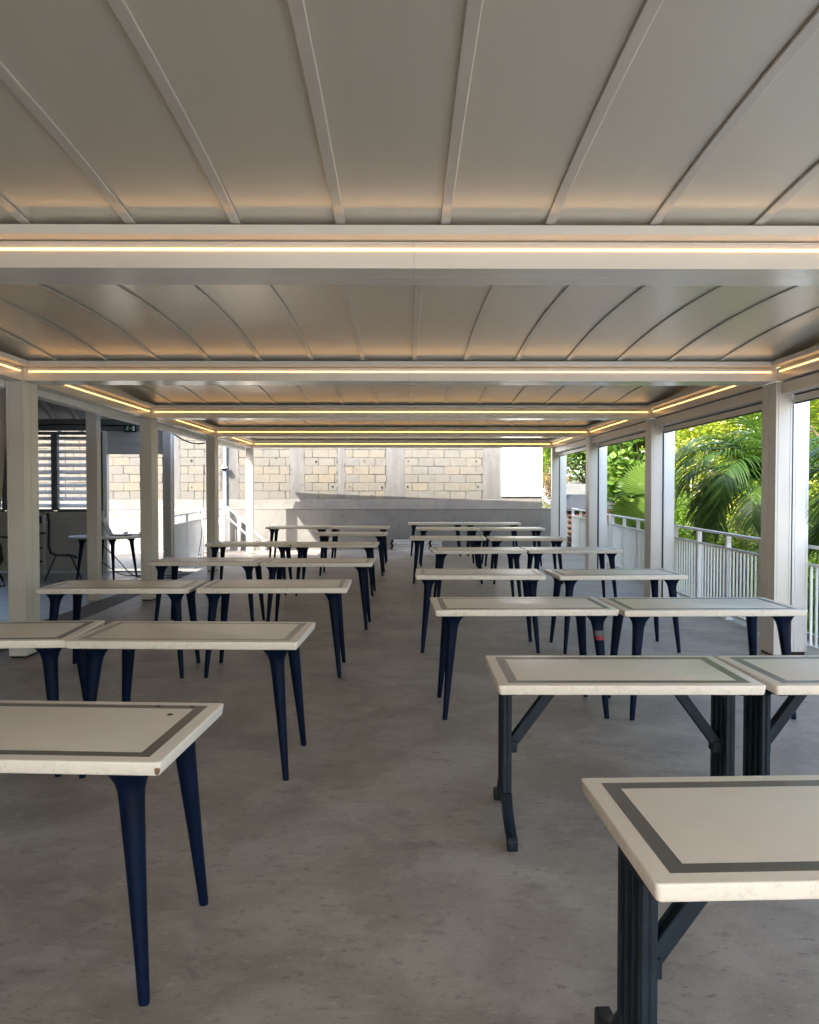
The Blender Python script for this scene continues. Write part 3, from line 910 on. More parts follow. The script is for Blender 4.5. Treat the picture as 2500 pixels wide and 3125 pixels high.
# stair handrail
hr = thing('handrail', 'sloping white double handrail running down beside the sunlit wall', 'handrail', (-4.05, 20.5, 0.1))
MB().bar((-4.36, 20.46, 1.18), (-3.20, 20.48, 0.10), 0.05, 0.045).obj('top_rail', 'white_rail', hr)
MB().bar((-4.36, 20.46, 0.92), (-3.45, 20.48, 0.08), 0.05, 0.04).obj('lower_rail', 'white_rail', hr)
for x, z in ((-4.38, 1.2), (-4.1, 0.92), (-3.5, 0.36)):
    MB().box(x - 0.035, x + 0.035, 20.43, 20.50, 0.08, z).obj('post', 'white_rail', hr)

# ------------------------------------------------------------------ veranda house on the left
YH = 16.0
house = thing('veranda_house', 'white timber veranda house with louvred windows and an open doorway on the left', 'house', (-7, YH, 0))
def hx(px):
    return (px - 1232) * YH / 2503
def hz(py):
    return 1.58 + (1500 - py) * YH / 2503
XD0, XD1 = hx(331.6), hx(503)
# posts
for (x0, y0) in ((-4.567, 11.84), (-4.567, 7.9), (-4.567, 3.9), (-4.567, -0.1)):
    o = MB().box(x0, x0 + 0.157, y0, y0 + 0.157, 0.0, 3.02).obj('veranda_post', 'white_frame', house, bevel=0.004, seg=1)
MB().box(XD1, XD1 + 0.155, YH - 0.10, YH + 0.06, 0.0, 3.02).obj('corner_post', 'house_white', house, bevel=0.004, seg=1)
MB().box(hx(167), hx(181), 14.85, 14.95, 0, 3.3).obj('inner_post', 'house_white', house)
# boards of the wall below the windows and over the door
def boards(xa, xb, za, zb, hgt=0.145):
    z = za
    while z < zb - 0.02:
        z1 = min(z + hgt - 0.004, zb)
        mb = MB().prism([(xa, YH + 0.012, z), (xa, YH - 0.012, z), (xa, YH + 0.0, z1), (xa, YH + 0.014, z1)], (xb - xa, 0, 0))
        mb.obj('siding_board', 'house_white', house)
        z += hgt
boards(-10.4, XD0 - 0.10, 0.03, 1.20)
boards(XD0, XD1, 2.36, 2.76)
MB().box(-10.4, XD1 + 0.15, YH + 0.016, YH + 0.05, 0.02, 1.20).box(-10.4, XD0 - 0.02, YH + 0.016, YH + 0.05, 1.20, 1.21).obj('wall_core', 'house_grey', house) if False else None
MB().box(-10.4, XD0 - 0.02, YH + 0.016, YH + 0.05, 0.03, 1.20).obj('wall_core', 'house_grey', house)
MB().box(XD0, XD1, YH + 0.016, YH + 0.05, 2.36, 2.76).obj('wall_core', 'house_grey', house)
MB().box(XD0 - 0.10, XD0, YH - 0.05, YH + 0.08, 0.0, 2.76).obj('door_jamb', 'slat_white', house)
MB().box(XD0 + 0.001, XD1 - 0.001, YH - 0.04, YH + 0.06, 2.305, 2.358).obj('door_head', 'house_white', house)
MB().box(-10.4, XD1 + 0.2, YH - 0.06, YH + 0.09, 2.762, 2.985).obj('wall_beam', 'house_grey', house)
# louvred windows
slat_me = MB().prism([(-0.435, -0.052, -0.030), (-0.435, -0.050, -0.036), (-0.435, 0.052, 0.030), (-0.435, 0.050, 0.036)], (0.87, 0, 0)).mesh('slat')
slat_me.materials.append(M['slat_white'])
zw0, zw1 = hz(1553), hz(1328)
for i in range(3):
    xb = hx(320) - i * (hx(320) - hx(171)) ; xa = xb - 0.935
    mb = MB().box(xa, xa + 0.05, YH - 0.05, YH + 0.06, zw0 - 0.03, zw1 + 0.06).box(xb - 0.05, xb - 0.001, YH - 0.05, YH + 0.06, zw0 - 0.03, zw1 + 0.06)
    mb.box(xa + 0.051, xb - 0.052, YH - 0.06, YH + 0.06, zw0 - 0.04, zw0 - 0.002).box(xa + 0.051, xb - 0.052, YH - 0.05, YH + 0.06, zw1 + 0.002, zw1 + 0.06)
    wf = mb.obj('louvre_window', 'house_grey', house)
    n = 11
    for q in range(n):
        z = zw0 + (zw1 - zw0) * (q + 0.5) / n
        o = add('slat', slat_me, None, wf, loc=Vector(((xa + xb) / 2, YH + 0.005, z)) - root_loc(wf) - Vector(house.location) * 0)
        o.location = Vector(((xa + xb) / 2, YH + 0.005, z)) - root_loc(wf)
        o.scale.x = (xb - xa - 0.10) / 0.87
# roof: rafters and boards sloping up towards the camera
S = 0.617
zr = lambda y: 2.99 + (YH + 0.1 - y) * S
RY = 10.2
for i in range(14):
    x = -4.62 - i * 0.45
    MB().prism([(x - 0.03, YH + 0.45, zr(YH + 0.45)), (x - 0.03, YH + 0.45, zr(YH + 0.45) + 0.13), (x - 0.03, RY, zr(RY) + 0.13), (x - 0.03, RY, zr(RY))], (0.06, 0, 0)).obj('rafter', 'rafter_white', house)
for i in range(24):
    ya, yb = YH + 0.5 - i * 0.27, YH + 0.5 - (i + 1) * 0.27 + 0.005
    MB().prism([(-10.5, ya, zr(ya) + 0.131), (-10.5, ya, zr(ya) + 0.151), (-10.5, yb, zr(yb) + 0.151), (-10.5, yb, zr(yb) + 0.131)], (6.1, 0, 0)).obj('ceiling_board', 'roof_board', house)
zt = zr(RY) + 0.16
o = MB().prism([(-10.6, YH + 0.52, zr(YH + 0.52) + 0.155), (-10.6, YH + 0.52, zr(YH + 0.52) + 0.18), (-10.6, RY, zt + 0.02), (-10.6, RY, zt - 0.005)], (6.25, 0, 0)).obj('roof_slope', 'roof_sheet', house)
MB().prism([(-10.6, RY - 0.01, zt + 0.02), (-10.6, RY - 0.01, zt - 0.005), (-10.6, 4.4, 2.95), (-10.6, 4.4, 2.98)], (6.25, 0, 0)).obj('roof_slope', 'roof_sheet', house)  # unseen near slope, shaped to shade the veranda and the pergola side
MB().box(-10.6, -4.35, -9.0, 4.39, 2.96, 3.0).obj('sun_block_roof', 'roof_sheet', house)  # unseen roof, added to keep sun off the near left floor
MB().box(-4.42, -3.64, -9.0, 15.2, 2.915, 2.94).obj('sun_block_eave', 'roof_sheet', house)  # added strip closing the sun slot between house roof and pergola
MB().box(-4.46, -4.36, -9.0, 15.2, 2.72, 2.90).obj('eave_beam', 'house_grey', house)
MB().box(-10.6, -10.45, -9.0, YH - 0.1, 0, 2.95).obj('darkening_wall', 'house_grey', house)  # unseen wall, added to darken the veranda from the far left
MB().box(-10.44, -4.0, -9.1, -8.95, 0, 2.95).obj('rear_wall', 'house_grey', house)
MB().prism([(-10.52, YH, 2.952), (-10.52, RY, zt - 0.01), (-10.52, 4.4, 2.952)], (0.05, 0, 0)).obj('sun_block_gable', 'house_grey', house)  # unseen triangle, added to stop sun entering above the wall
MB().prism([(-4.50, YH - 1.2, 3.03), (-4.50, YH - 1.2, zr(YH - 1.2) + 0.1), (-4.50, RY, zt - 0.01), (-4.50, 4.4, 3.03)], (0.05, 0, 0)).obj('sun_block_gable', 'house_grey', house)  # second added triangle, blocks sun on the pergola side
# white drape at the left frame edge
dr = MB(); rings = []
for q in range(14):
    f = q / 13; z = 2.74 - f * 1.75
    xc = -3.86 - 0.16 * f ** 1.4
    rings.append([(xc + (0.035 - 0.01 * f) * math.cos(a) + 0.012 * math.sin(3 * a + 4 * f), 7.98 + 0.10 * math.sin(a), z) for a in np.linspace(0, 6.283, 16, endpoint=False)])
d = dr.rings(rings).obj('curtain', 'cloth_white', ang=70)
tag(d, 'narrow white drape hanging beside the nearest left post at the frame edge', 'curtain')

# exit sign
es_ = thing('exit_sign', 'green emergency exit sign with running figure under the veranda beam', 'sign', (hx(411), YH - 0.20, 2.72))
sx0, sz0, ysn = hx(411), 2.79, YH - 0.20
MB().box(sx0 - 0.115, sx0 + 0.115, ysn, ysn + 0.04, sz0 - 0.07, sz0 + 0.07).obj('case', 'black_plastic', es_)
MB().box(sx0 - 0.100, sx0 + 0.100, ysn - 0.004, ysn - 0.0005, sz0 - 0.056, sz0 + 0.056).obj('face', 'sign_green', es_)
fig = MB()
def seg2(mb, a, b_, w_):
    mb.bar((sx0 + a[0], ysn - 0.006, sz0 + a[1]), (sx0 + b_[0], ysn - 0.006, sz0 + b_[1]), w_, 0.003, (0, 1, 0))
for a, b_ in (((-0.045, 0.022), (-0.055, -0.008)), ((-0.055, -0.008), (-0.035, -0.022)), ((-0.035, -0.022), (-0.045, -0.042)), ((-0.055, -0.008), (-0.075, -0.020)), ((-0.075, -0.020), (-0.088, -0.038)), ((-0.045, 0.020), (-0.022, 0.012)), ((-0.045, 0.020), (-0.068, 0.012))):
    seg2(fig, a, b_, 0.010)
fig.rings([[(sx0 - 0.038 + 0.009 * math.cos(q), ysn - yy, sz0 + 0.036 + 0.009 * math.sin(q)) for q in np.linspace(0, 6.283, 10, endpoint=False)] for yy in (0.0045, 0.0075)])
fig.obj('running_figure', 'panel_white', es_)
MB().box(sx0 + 0.0, sx0 + 0.025, ysn - 0.0065, ysn - 0.0045, sz0 - 0.006, sz0 + 0.006).prism([(sx0 + 0.02, ysn - 0.0045, sz0 + 0.018), (sx0 + 0.04, ysn - 0.0045, sz0), (sx0 + 0.02, ysn - 0.0045, sz0 - 0.018)], (0, -0.002, 0)).obj('arrow', 'sign_yellow', es_)
MB().box(sx0 + 0.05, sx0 + 0.09, ysn - 0.0065, ysn - 0.0045, sz0 - 0.045, sz0 + 0.045).obj('door_symbol', 'panel_white', es_)

# cables
def cable(label, pts, r=0.008, mat='black_plastic', name='cable'):
    P = [Vector(p) for p in pts]; out = []
    for i in range(len(P) - 1):
        a = P[max(i - 1, 0)]; b_ = P[i]; c_ = P[i + 1]; d_ = P[min(i + 2, len(P) - 1)]
        for s in range(6):
            u = s / 6
            out.append(0.5 * ((2 * b_) + (c_ - a) * u + (2 * a - 5 * b_ + 4 * c_ - d_) * u * u + (3 * b_ - a - 3 * c_ + d_) * u ** 3))
    out.append(P[-1])
    o = MB().tube(out, r, 6).obj(name, mat, ang=80)
    tag(o, label, 'cable', 'black cables of the veranda')
    return o
cable('black cable running along the veranda beam above the windows', [(-8.2, YH - 0.08, 2.86), (-7.2, YH - 0.085, 2.85), (-6.6, YH - 0.08, 2.875), (-5.6, YH - 0.085, 2.855), (sx0 - 0.13, YH - 0.08, 2.86)], 0.012)
cable('black cable sagging from the veranda corner post to the far pergola post', [(-4.50, 15.86, 2.74), (-4.2, 15.75, 2.56), (-3.95, 15.65, 2.49), (-3.76, 15.6, 2.50)], 0.013)
cable('black cable looping over the tiles below the round table', [(-5.55, 14.8, 0.74), (-5.2, 14.9, 0.35), (-4.95, 15.0, 0.05), (-4.6, 15.0, 0.016), (-4.1, 14.9, 0.018), (-3.9, 15.1, 0.02)], 0.010)
cable('second black cable curving across the veranda floor to the doorway', [(-5.9, 15.2, 0.74), (-5.7, 15.2, 0.4), (-5.3, 15.25, 0.06), (-4.9, 15.3, 0.016), (-4.3, 15.35, 0.018), (-3.9, 15.5, 0.03)], 0.010)
cable('thin dark cable hanging beside the far left pergola post', [(-3.79, 15.6, 2.1), (-3.80, 15.6, 1.4), (-3.86, 15.65, 0.7), (-3.98, 15.7, 0.1)], 0.006)
cn = MB().tube([(XD1 + 0.20, YH - 0.06, 0.02), (XD1 + 0.20, YH - 0.06, 2.76)], 0.014, 8).obj('conduit', 'white_rail')
tag(cn, 'thin grey conduit running up the veranda corner post', 'pipe')

# round table with laptop, chair, stool, coat
rt_ = thing('round_table', 'round white table on navy legs inside the veranda', 'table', (-5.38, 14.9, 0.005))
rr_ = [(0.615, 0.742), (0.65, 0.752), (0.655, 0.768), (0.645, 0.78)]
MB().rings([[(-5.38 + r_ * math.cos(q), 14.9 + r_ * math.sin(q), z) for q in np.linspace(0, 6.283, 40, endpoint=False)] for r_, z in rr_]).obj('tabletop', 'table_cream', rt_, ang=50)
for q in range(4):
    a = q * math.pi / 2 + 0.55
    c0 = Vector((-5.38 + 0.42 * math.cos(a), 14.9 + 0.42 * math.sin(a), 0.742)); c1 = Vector((-5.38 + 0.52 * math.cos(a), 14.9 + 0.52 * math.sin(a), 0.005))
    rings = []
    for f, r_ in ((0, 0.085), (0.04, 0.068), (0.10, 0.045), (0.16, 0.037), (0.5, 0.030), (1.0, 0.017)):
        c_ = c0.lerp(c1, f); rings.append([(c_.x + r_ * math.cos(b_), c_.y + r_ * math.sin(b_), c_.z) for b_ in np.linspace(0, 6.283, 10, endpoint=False)])
    MB().rings(rings[::-1]).obj('leg', 'navy_plastic', rt_, ang=50)
lp = thing('laptop', 'dark laptop standing open on the round veranda table', 'laptop', (-5.12, 14.85, 0.781))
MB().box(-5.28, -4.95, 14.72, 14.96, 0.782, 0.797).obj('base', 'black_plastic', lp, bevel=0.004, seg=1)
MB().prism([(-5.30, 14.74, 0.797), (-5.285, 14.74, 0.797), (-5.40, 14.74, 1.02), (-5.415, 14.74, 1.02)], (0, 0.22, 0)).obj('screen', 'laptop_grey', lp)
bx_ = thing('monitor_case', 'grey boxy terminal with a pale side on the round veranda table', 'terminal', (-5.52, 14.95, 0.781))
MB().box(-5.68, -5.46, 14.86, 15.08, 0.782, 1.06).obj('case', 'laptop_grey', bx_, bevel=0.008, seg=2)
MB().box(-5.459, -5.43, 14.87, 15.07, 0.79, 1.07).obj('side_panel', 'panel_white', bx_, bevel=0.004, seg=1)
MB().box(-5.70, -5.40, 14.85, 15.09, 1.071, 1.10).obj('lid', 'panel_white', bx_, bevel=0.006, seg=1)
tr_ = thing('paper_tray', 'small white tray with curled paper beside the laptop', 'tray', (-4.95, 15.1, 0.781))
mb = MB().box(-5.12, -4.82, 15.02, 15.20, 0.782, 0.80)
mb.box(-5.12, -5.105, 15.02, 15.20, 0.80, 0.84).box(-4.835, -4.82, 15.02, 15.20, 0.80, 0.84)
mb.obj('tray', 'panel_white', tr_)

chr_ = thing('shell_chair', 'black shell chair on thin wire legs left of the round table', 'chair', (-6.15, 14.7, 0.005))
sec = [(-6.34, 1.22), (-6.325, 1.05), (-6.33, 0.85), (-6.335, 0.62), (-6.30, 0.50), (-6.20, 0.455), (-6.05, 0.45), (-5.93, 0.44), (-5.88, 0.40)]
mb = MB(); rs = []
for x, z in sec:
    hw = 0.19
    rs.append([(x - 0.018, 14.7 - hw, z - 0.012), (x + 0.018, 14.7 - hw, z - 0.012 + 0.008), (x + 0.030, 14.7, z - 0.02), (x + 0.018, 14.7 + hw, z - 0.004), (x - 0.018, 14.7 + hw, z - 0.012), (x - 0.012, 14.7, z - 0.035)])
mb.rings(rs).obj('shell', 'black_plastic', chr_, ang=70)
chair_turn = R(22)
for sx in (-1, 1):
    for sy in (-1, 1):
        MB().tube([(-6.10 + 0.12 * sx, 14.7 + 0.12 * sy, 0.44), (-6.10 + 0.30 * sx, 14.7 + 0.22 * sy, 0.005)], 0.010, 6).obj('leg', 'black_plastic', chr_)
MB().tube([(-6.22, 14.58, 0.44), (-5.98, 14.58, 0.44), (-5.98, 14.82, 0.44), (-6.22, 14.82, 0.44), (-6.22, 14.58, 0.44)], 0.010, 6).obj('seat_frame', 'black_plastic', chr_)

_c = Vector((-6.15, 14.7, 0))
for ch_o in chr_.children:      # turn the chair on its spot
    ch_o.matrix_parent_inverse = Matrix.Rotation(chair_turn, 4, 'Z')
stl = thing('high_stool', 'tall grey bar chair with black seat under the louvred window', 'stool', (-6.95, 15.3, 0.005))
for dx in (-0.17, 0.17):
    for dy in (-0.17, 0.17):
        MB().box(-6.95 + dx - 0.022, -6.95 + dx + 0.022, 15.3 + dy - 0.022, 15.3 + dy + 0.022, 0.005, 1.13 if dy > 0 else 0.78).obj('leg', 'house_white', stl)
MB().box(-7.15, -6.75, 15.1, 15.5, 0.781, 0.82).obj('seat', 'black_plastic', stl, bevel=0.01, seg=2)
MB().box(-7.10, -6.80, 15.45, 15.49, 0.98, 1.12).obj('backrest', 'black_plastic', stl)
for z in (0.25, 0.50):
    MB().box(-7.098, -6.802, 15.115, 15.145, z, z + 0.03).obj('rung', 'black_plastic', stl)
    MB().box(-7.098, -6.802, 15.455, 15.485, z, z + 0.03).obj('rung', 'black_plastic', stl)

ct = thing('hanging_jacket', 'black jacket over blue cloth hanging at the far left edge', 'jacket', (-5.36, 10.6, 0.4))
rings = []
for q in range(16):
    f = q / 15; z = 1.22 - 0.62 * f
    wv = 0.05 + 0.20 * min(1, f * 1.7) * (1.0 if f < 0.85 else 1.0 - (f - 0.85) * 2.5)
    rings.append([(-5.42 + wv * math.cos(a) * (1 + 0.08 * math.sin(5 * a + 6 * f)), 10.6 + 0.10 * math.sin(a), z) for a in np.linspace(0, 6.283, 18, endpoint=False)])
MB().rings(rings).obj('body', 'fabric_black', ct, ang=80)
MB().tube([(-5.26, 10.58, 0.62), (-5.17, 10.58, 0.45), (-5.14, 10.58, 0.36), (-5.20, 10.58, 0.36), (-5.30, 10.58, 0.44)], 0.014, 6).obj('strap', 'fabric_black', ct, ang=80)
MB().tube([(-5.30, 10.6, 1.0), (-5.1, 10.6, 0.99), (-4.9, 10.62, 1.02)], 0.012, 6).obj('strap', 'fabric_black', ct, ang=80)
rings = [[(-5.46 + 0.16 * math.cos(a) * (1 + 0.06 * math.sin(4 * a)), 10.62 + 0.09 * math.sin(a), z) for a in np.linspace(0, 6.283, 14, endpoint=False)] for z in (0.58, 0.3, 0.012)]
MB().rings(rings).obj('blue_cloth', 'fabric_blue', ct, ang=80)
MB().box(-5.44, -5.40, 10.58, 10.62, 0.012, 1.5).obj('stand', 'black_plastic', ct)

# ------------------------------------------------------------------ things beyond the railing
dk = thing('wooden_rail', 'brown wooden stair rail outside behind the right balustrade', 'handrail', (5.2, 19, 0))
for (p_, q_) in (((4.55, 19.2, 1.10), (5.55, 19.2, 1.12)), ((5.55, 19.2, 1.12), (6.05, 18.6, 0.45)), ((4.55, 19.2, 0.72), (5.55, 19.2, 0.72)), ((5.55, 19.2, 0.72), (6.0, 18.6, 0.05))):
    MB().bar(p_, q_, 0.09, 0.075).obj('rail', 'wood_brown', dk)
for x in (4.6, 5.08, 5.54):
    MB().box(x - 0.045, x + 0.045, 19.24, 19.33, -1.3, 1.06).obj('post', 'wood_brown', dk)

pier = thing('brick_pier', 'dark brick pier with a hipped slate roof beside the far balustrade', 'hut', (4.7, 22.5, -1))
bk = MB().box(-0.105, 0.105, -0.05, 0.05, -0.032, 0.032).mesh('brick', bevel=0.006, seg=1); bk.materials.append(M['brick_dark'])
pc = MB().box(4.42, 5.95, 22.07, 23.4, -1.3, 1.05).obj('wall_core', 'mortar', pier)
for r in range(16):
    for c_ in range(7):
        o = add('brick', bk, None, pier, loc=Vector((4.51 + c_ * 0.225 + (0.11 if r % 2 else 0), 22.045, -0.10 + r * 0.074)) - root_loc(pier))
MB().rings([[(4.3, 21.9, 1.06), (6.05, 21.9, 1.06), (6.05, 23.5, 1.06), (4.3, 23.5, 1.06)], [(4.3, 21.9, 1.13), (6.05, 21.9, 1.13), (6.05, 23.5, 1.13), (4.3, 23.5, 1.13)], [(4.45, 22.5, 1.50), (5.0, 22.5, 1.50), (5.0, 22.8, 1.50), (4.45, 22.8, 1.50)]]).obj('roof', 'roof_tile_dark', pier)

gw = thing('garden_wall', 'tall grey rendered garden wall behind the slate roof', 'wall', (6, 25.5, 0))
MB().prism([(5.0, 25.4, -1.3), (8.5, 25.4, -1.3), (8.5, 25.4, 0.9), (7.4, 25.4, 0.9), (5.9, 25.4, 1.80), (5.0, 25.4, 1.85)], (0, 0.25, 0)).obj('wall', 'render_grey', gw)
gh = thing('far_house', 'far pale house with a mint green roof between the trees', 'house', (9, 41, 1))
MB().box(7.4, 10.5, 40, 44, -1, 2.3).obj('wall', 'panel_white', gh)
MB().prism([(7.0, 39.6, 2.3), (10.9, 39.6, 2.3), (8.95, 39.6, 3.6)], (0, 4.8, 0)).obj('roof', 'roof_mint', gh)
MB().box(8.2, 8.8, 39.96, 39.999, 1.2, 2.0).obj('window', 'laptop_grey', gh)

# ------------------------------------------------------------------ vegetation
def leaf_cloud(centers, size, aspect, up=0.4, sides=4, cup=0.15):
    n = len(centers)
    d = rng.normal(size=(n, 3)); d[:, 2] *= 0.55; d /= np.linalg.norm(d, axis=1)[:, None]
    nm = rng.normal(size=(n, 3)); nm[:, 2] = np.abs(nm[:, 2]) + up * 2; nm[:, 1] -= up
    s = np.cross(d, nm); s /= np.linalg.norm(s, axis=1)[:, None] + 1e-9
    nn = np.cross(s, d)
    L = size * rng.uniform(0.65, 1.3, n)[:, None]; W = L * aspect
    if sides == 4:
        P = [centers - d * L / 2, centers + s * W / 2 + nn * L * cup, centers + d * L / 2, centers - s * W / 2 + nn * L * cup]
    else:
        P = []
        for q in range(sides):
            a = 2 * math.pi * q / sides
            P.append(centers + d * (L / 2 * math.cos(a)) + s * (W / 2 * math.sin(a)) + nn * (L * cup * abs(math.sin(a))))
    return np.stack(P, 1).reshape(-1, 3)

def crown_points(c, rad, nclump, per, spread, shell=0.55):
    c = np.array(c); rad = np.array(rad)
    u = rng.normal(size=(nclump, 3)); u /= np.linalg.norm(u, axis=1)[:, None]
    r = rng.uniform(shell, 1.0, (nclump, 1))
    cl = c + u * r * rad
    pts = np.repeat(cl, per, 0) + rng.normal(size=(nclump * per, 3)) * spread * rng.uniform(0.6, 1.4, (nclump, 1)).repeat(per, 0)
    return cl, pts

def tree(name, label, base, c, rad, nclump, per, spread, leaf, size, aspect, cat='tree', group=None, sides=4, flowers=0, shell=0.5, trunk_r=0.09, petal='petal_white'):
    root = thing(name, label, cat, base, 0, group)
    cl, pts = crown_points(c, rad, nclump, per, spread, shell)
    me = fast_mesh('crown', leaf_cloud(pts, size, aspect, sides=sides), sides)
    add('crown', me, leaf, root)
    mb = MB()
    b0 = Vector(base); cc = Vector(c)
    mid = b0.lerp(cc, 0.55) + Vector((random.uniform(-.2, .2), random.uniform(-.2, .2), 0))
    mb.tube([b0 - Vector((0, 0, 0.2)), b0.lerp(mid, 0.5) + Vector((0.05, 0.03, 0)), mid, cc], [trunk_r, trunk_r * 0.85, trunk_r * 0.7, trunk_r * 0.4], 8)
    for i in range(min(10, nclump)):
        e = Vector(cl[i]); mb.tube([mid.lerp(cc, random.random() * 0.6), mid.lerp(e, 0.6) + Vector((0, 0, 0.1)), e], [trunk_r * 0.4, trunk_r * 0.25, trunk_r * 0.1], 5)
    mb.obj('trunk', 'bark', root, ang=60)
    if flowers:
        k = rng.integers(0, len(cl), flowers)
        out = cl[k] - np.array(c); out /= np.linalg.norm(out, axis=1)[:, None] + 1e-6
        fc = cl[k] + out * spread * 1.1 + rng.normal(size=(flowers, 3)) * spread * 0.9
        fp = np.repeat(fc, 7, 0) + rng.normal(size=(flowers * 7, 3)) * size * 0.45
        fo = add('flowers', fast_mesh('flowers', leaf_cloud(fp, size * 0.72, 0.65), 4), petal, root)
        fo['kind'] = 'stuff'
    return root

GT = 'garden trees beyond the balustrade'
tree('flowering_tree', 'yellow-green tree dotted with white blossom behind the palm', (7.9, 18.8, hill_z(7.9, 18.8)), (7.6, 18.6, 2.7), (2.0, 1.8, 1.7), 95, 190, 0.26, 'leaf_lime', 0.105, 0.42, group=GT, flowers=320, shell=0.45)
tree('flowering_tree', 'small blossoming bush crowding the fan palm on the right', (6.55, 17.9, hill_z(6.55, 17.9)), (6.45, 17.7, 1.75), (0.75, 0.7, 1.0), 40, 130, 0.17, 'leaf_lime', 0.085, 0.45, 'bush', GT, flowers=150, shell=0.35, trunk_r=0.04)
tree('flowering_tree', 'blossoming tree top at the upper right beyond the nearest posts', (8.6, 14.8, hill_z(8.6, 14.8)), (8.4, 15.4, 3.6), (1.7, 1.6, 1.3), 60, 170, 0.26, 'leaf_lime', 0.10, 0.42, group=GT, flowers=200)
tree('sea_grape', 'sea grape with round pale green leaves behind the fan palm', (6.6, 23.5, hill_z(6.6, 23.5)), (6.6, 23.0, 2.6), (1.25, 1.2, 1.7), 60, 42, 0.26, 'leaf_grape', 0.21, 0.92, group=GT, sides=7, shell=0.4)
tree('evergreen_tree', 'dark tree hanging over the grey garden wall', (6.7, 29.0, hill_z(6.7, 29.0)), (6.35, 28.5, 3.5), (1.6, 1.5, 1.25), 60, 140, 0.25, 'leaf_dark', 0.13, 0.5, group=GT, shell=0.3)
tree('evergreen_tree', 'leafy tree top between the white board and the far right post', (5.2, 28.0, hill_z(5.2, 28.0)), (4.9, 27.5, 3.0), (0.75, 0.8, 1.3), 36, 130, 0.2, 'leaf_green', 0.12, 0.5, group=GT, shell=0.3, trunk_r=0.06)
tree('dry_bush', 'orange dried bush on the slope beside the white board', (4.7, 26.5, hill_z(4.7, 26.5)), (4.75, 26.2, 1.75), (0.55, 0.5, 0.75), 26, 120, 0.16, 'leaf_dry', 0.09, 0.35, 'bush', GT, shell=0.2, trunk_r=0.03)
tree('broadleaf_tree', 'dense tree on the hillside behind the blossom', (11.5, 26, hill_z(11.5, 26)), (11.3, 25.5, 3.8), (3.6, 2.8, 2.8), 120, 150, 0.45, 'leaf_green', 0.17, 0.5, group=GT)
tree('broadleaf_tree', 'shadowy tree filling the hillside behind the sea grape', (9.2, 33, hill_z(9.2, 33)), (8.9, 32, 4.2), (3.0, 2.4, 2.6), 110, 140, 0.45, 'leaf_dark', 0.18, 0.5, group=GT)
tree('broadleaf_tree', 'bushy tree high on the slope at the right edge', (12.0, 17.5, hill_z(12.0, 17.5)), (11.6, 17.8, 4.0), (2.4, 2.6, 2.6), 90, 150, 0.4, 'leaf_green', 0.16, 0.5, group=GT)
tree('broadleaf_tree', 'tall tree behind the blossoming tree on the hill', (14.5, 33, hill_z(14.5, 33)), (14.2, 33, 6.0), (4.5, 3.5, 3.8), 110, 130, 0.6, 'leaf_lime', 0.2, 0.5, group=GT)
GB = 'shrubs at the foot of the balustrade'
for i, (x, y, z, rx, rz_, lab) in enumerate(((5.35, 15.7, 0.75, 0.55, 0.85, 'bright green shrub below the fan palm'), (5.25, 13.2, 0.35, 0.6, 0.75, 'bright green shrub behind the balusters left of the palm'),
                                           (5.3, 10.2, 0.05, 0.7, 0.8, 'bright green shrub behind the balusters under the palm'), (4.95, 8.1, -0.1, 0.5, 0.75, 'green shrub at the foot of the railing by the right edge'),
                                           (6.4, 12.3, 0.8, 1.0, 0.9, 'sunlit shrub behind the palm crown'), (6.8, 14.9, 1.3, 1.0, 0.9, 'sunlit shrub between the palm and the blossoming tree'),
                                           (6.9, 9.4, 1.2, 1.1, 1.3, 'leafy shrub at the right edge behind the palm'))):
    tree('garden_shrub', lab, (x, y, hill_z(x, y)), (x, y, z), (rx, rx, rz_), 45, 95, 0.17, 'leaf_lime' if i % 2 else 'leaf_green', 0.10, 0.4, 'shrub', GB, shell=0.3, trunk_r=0.03)

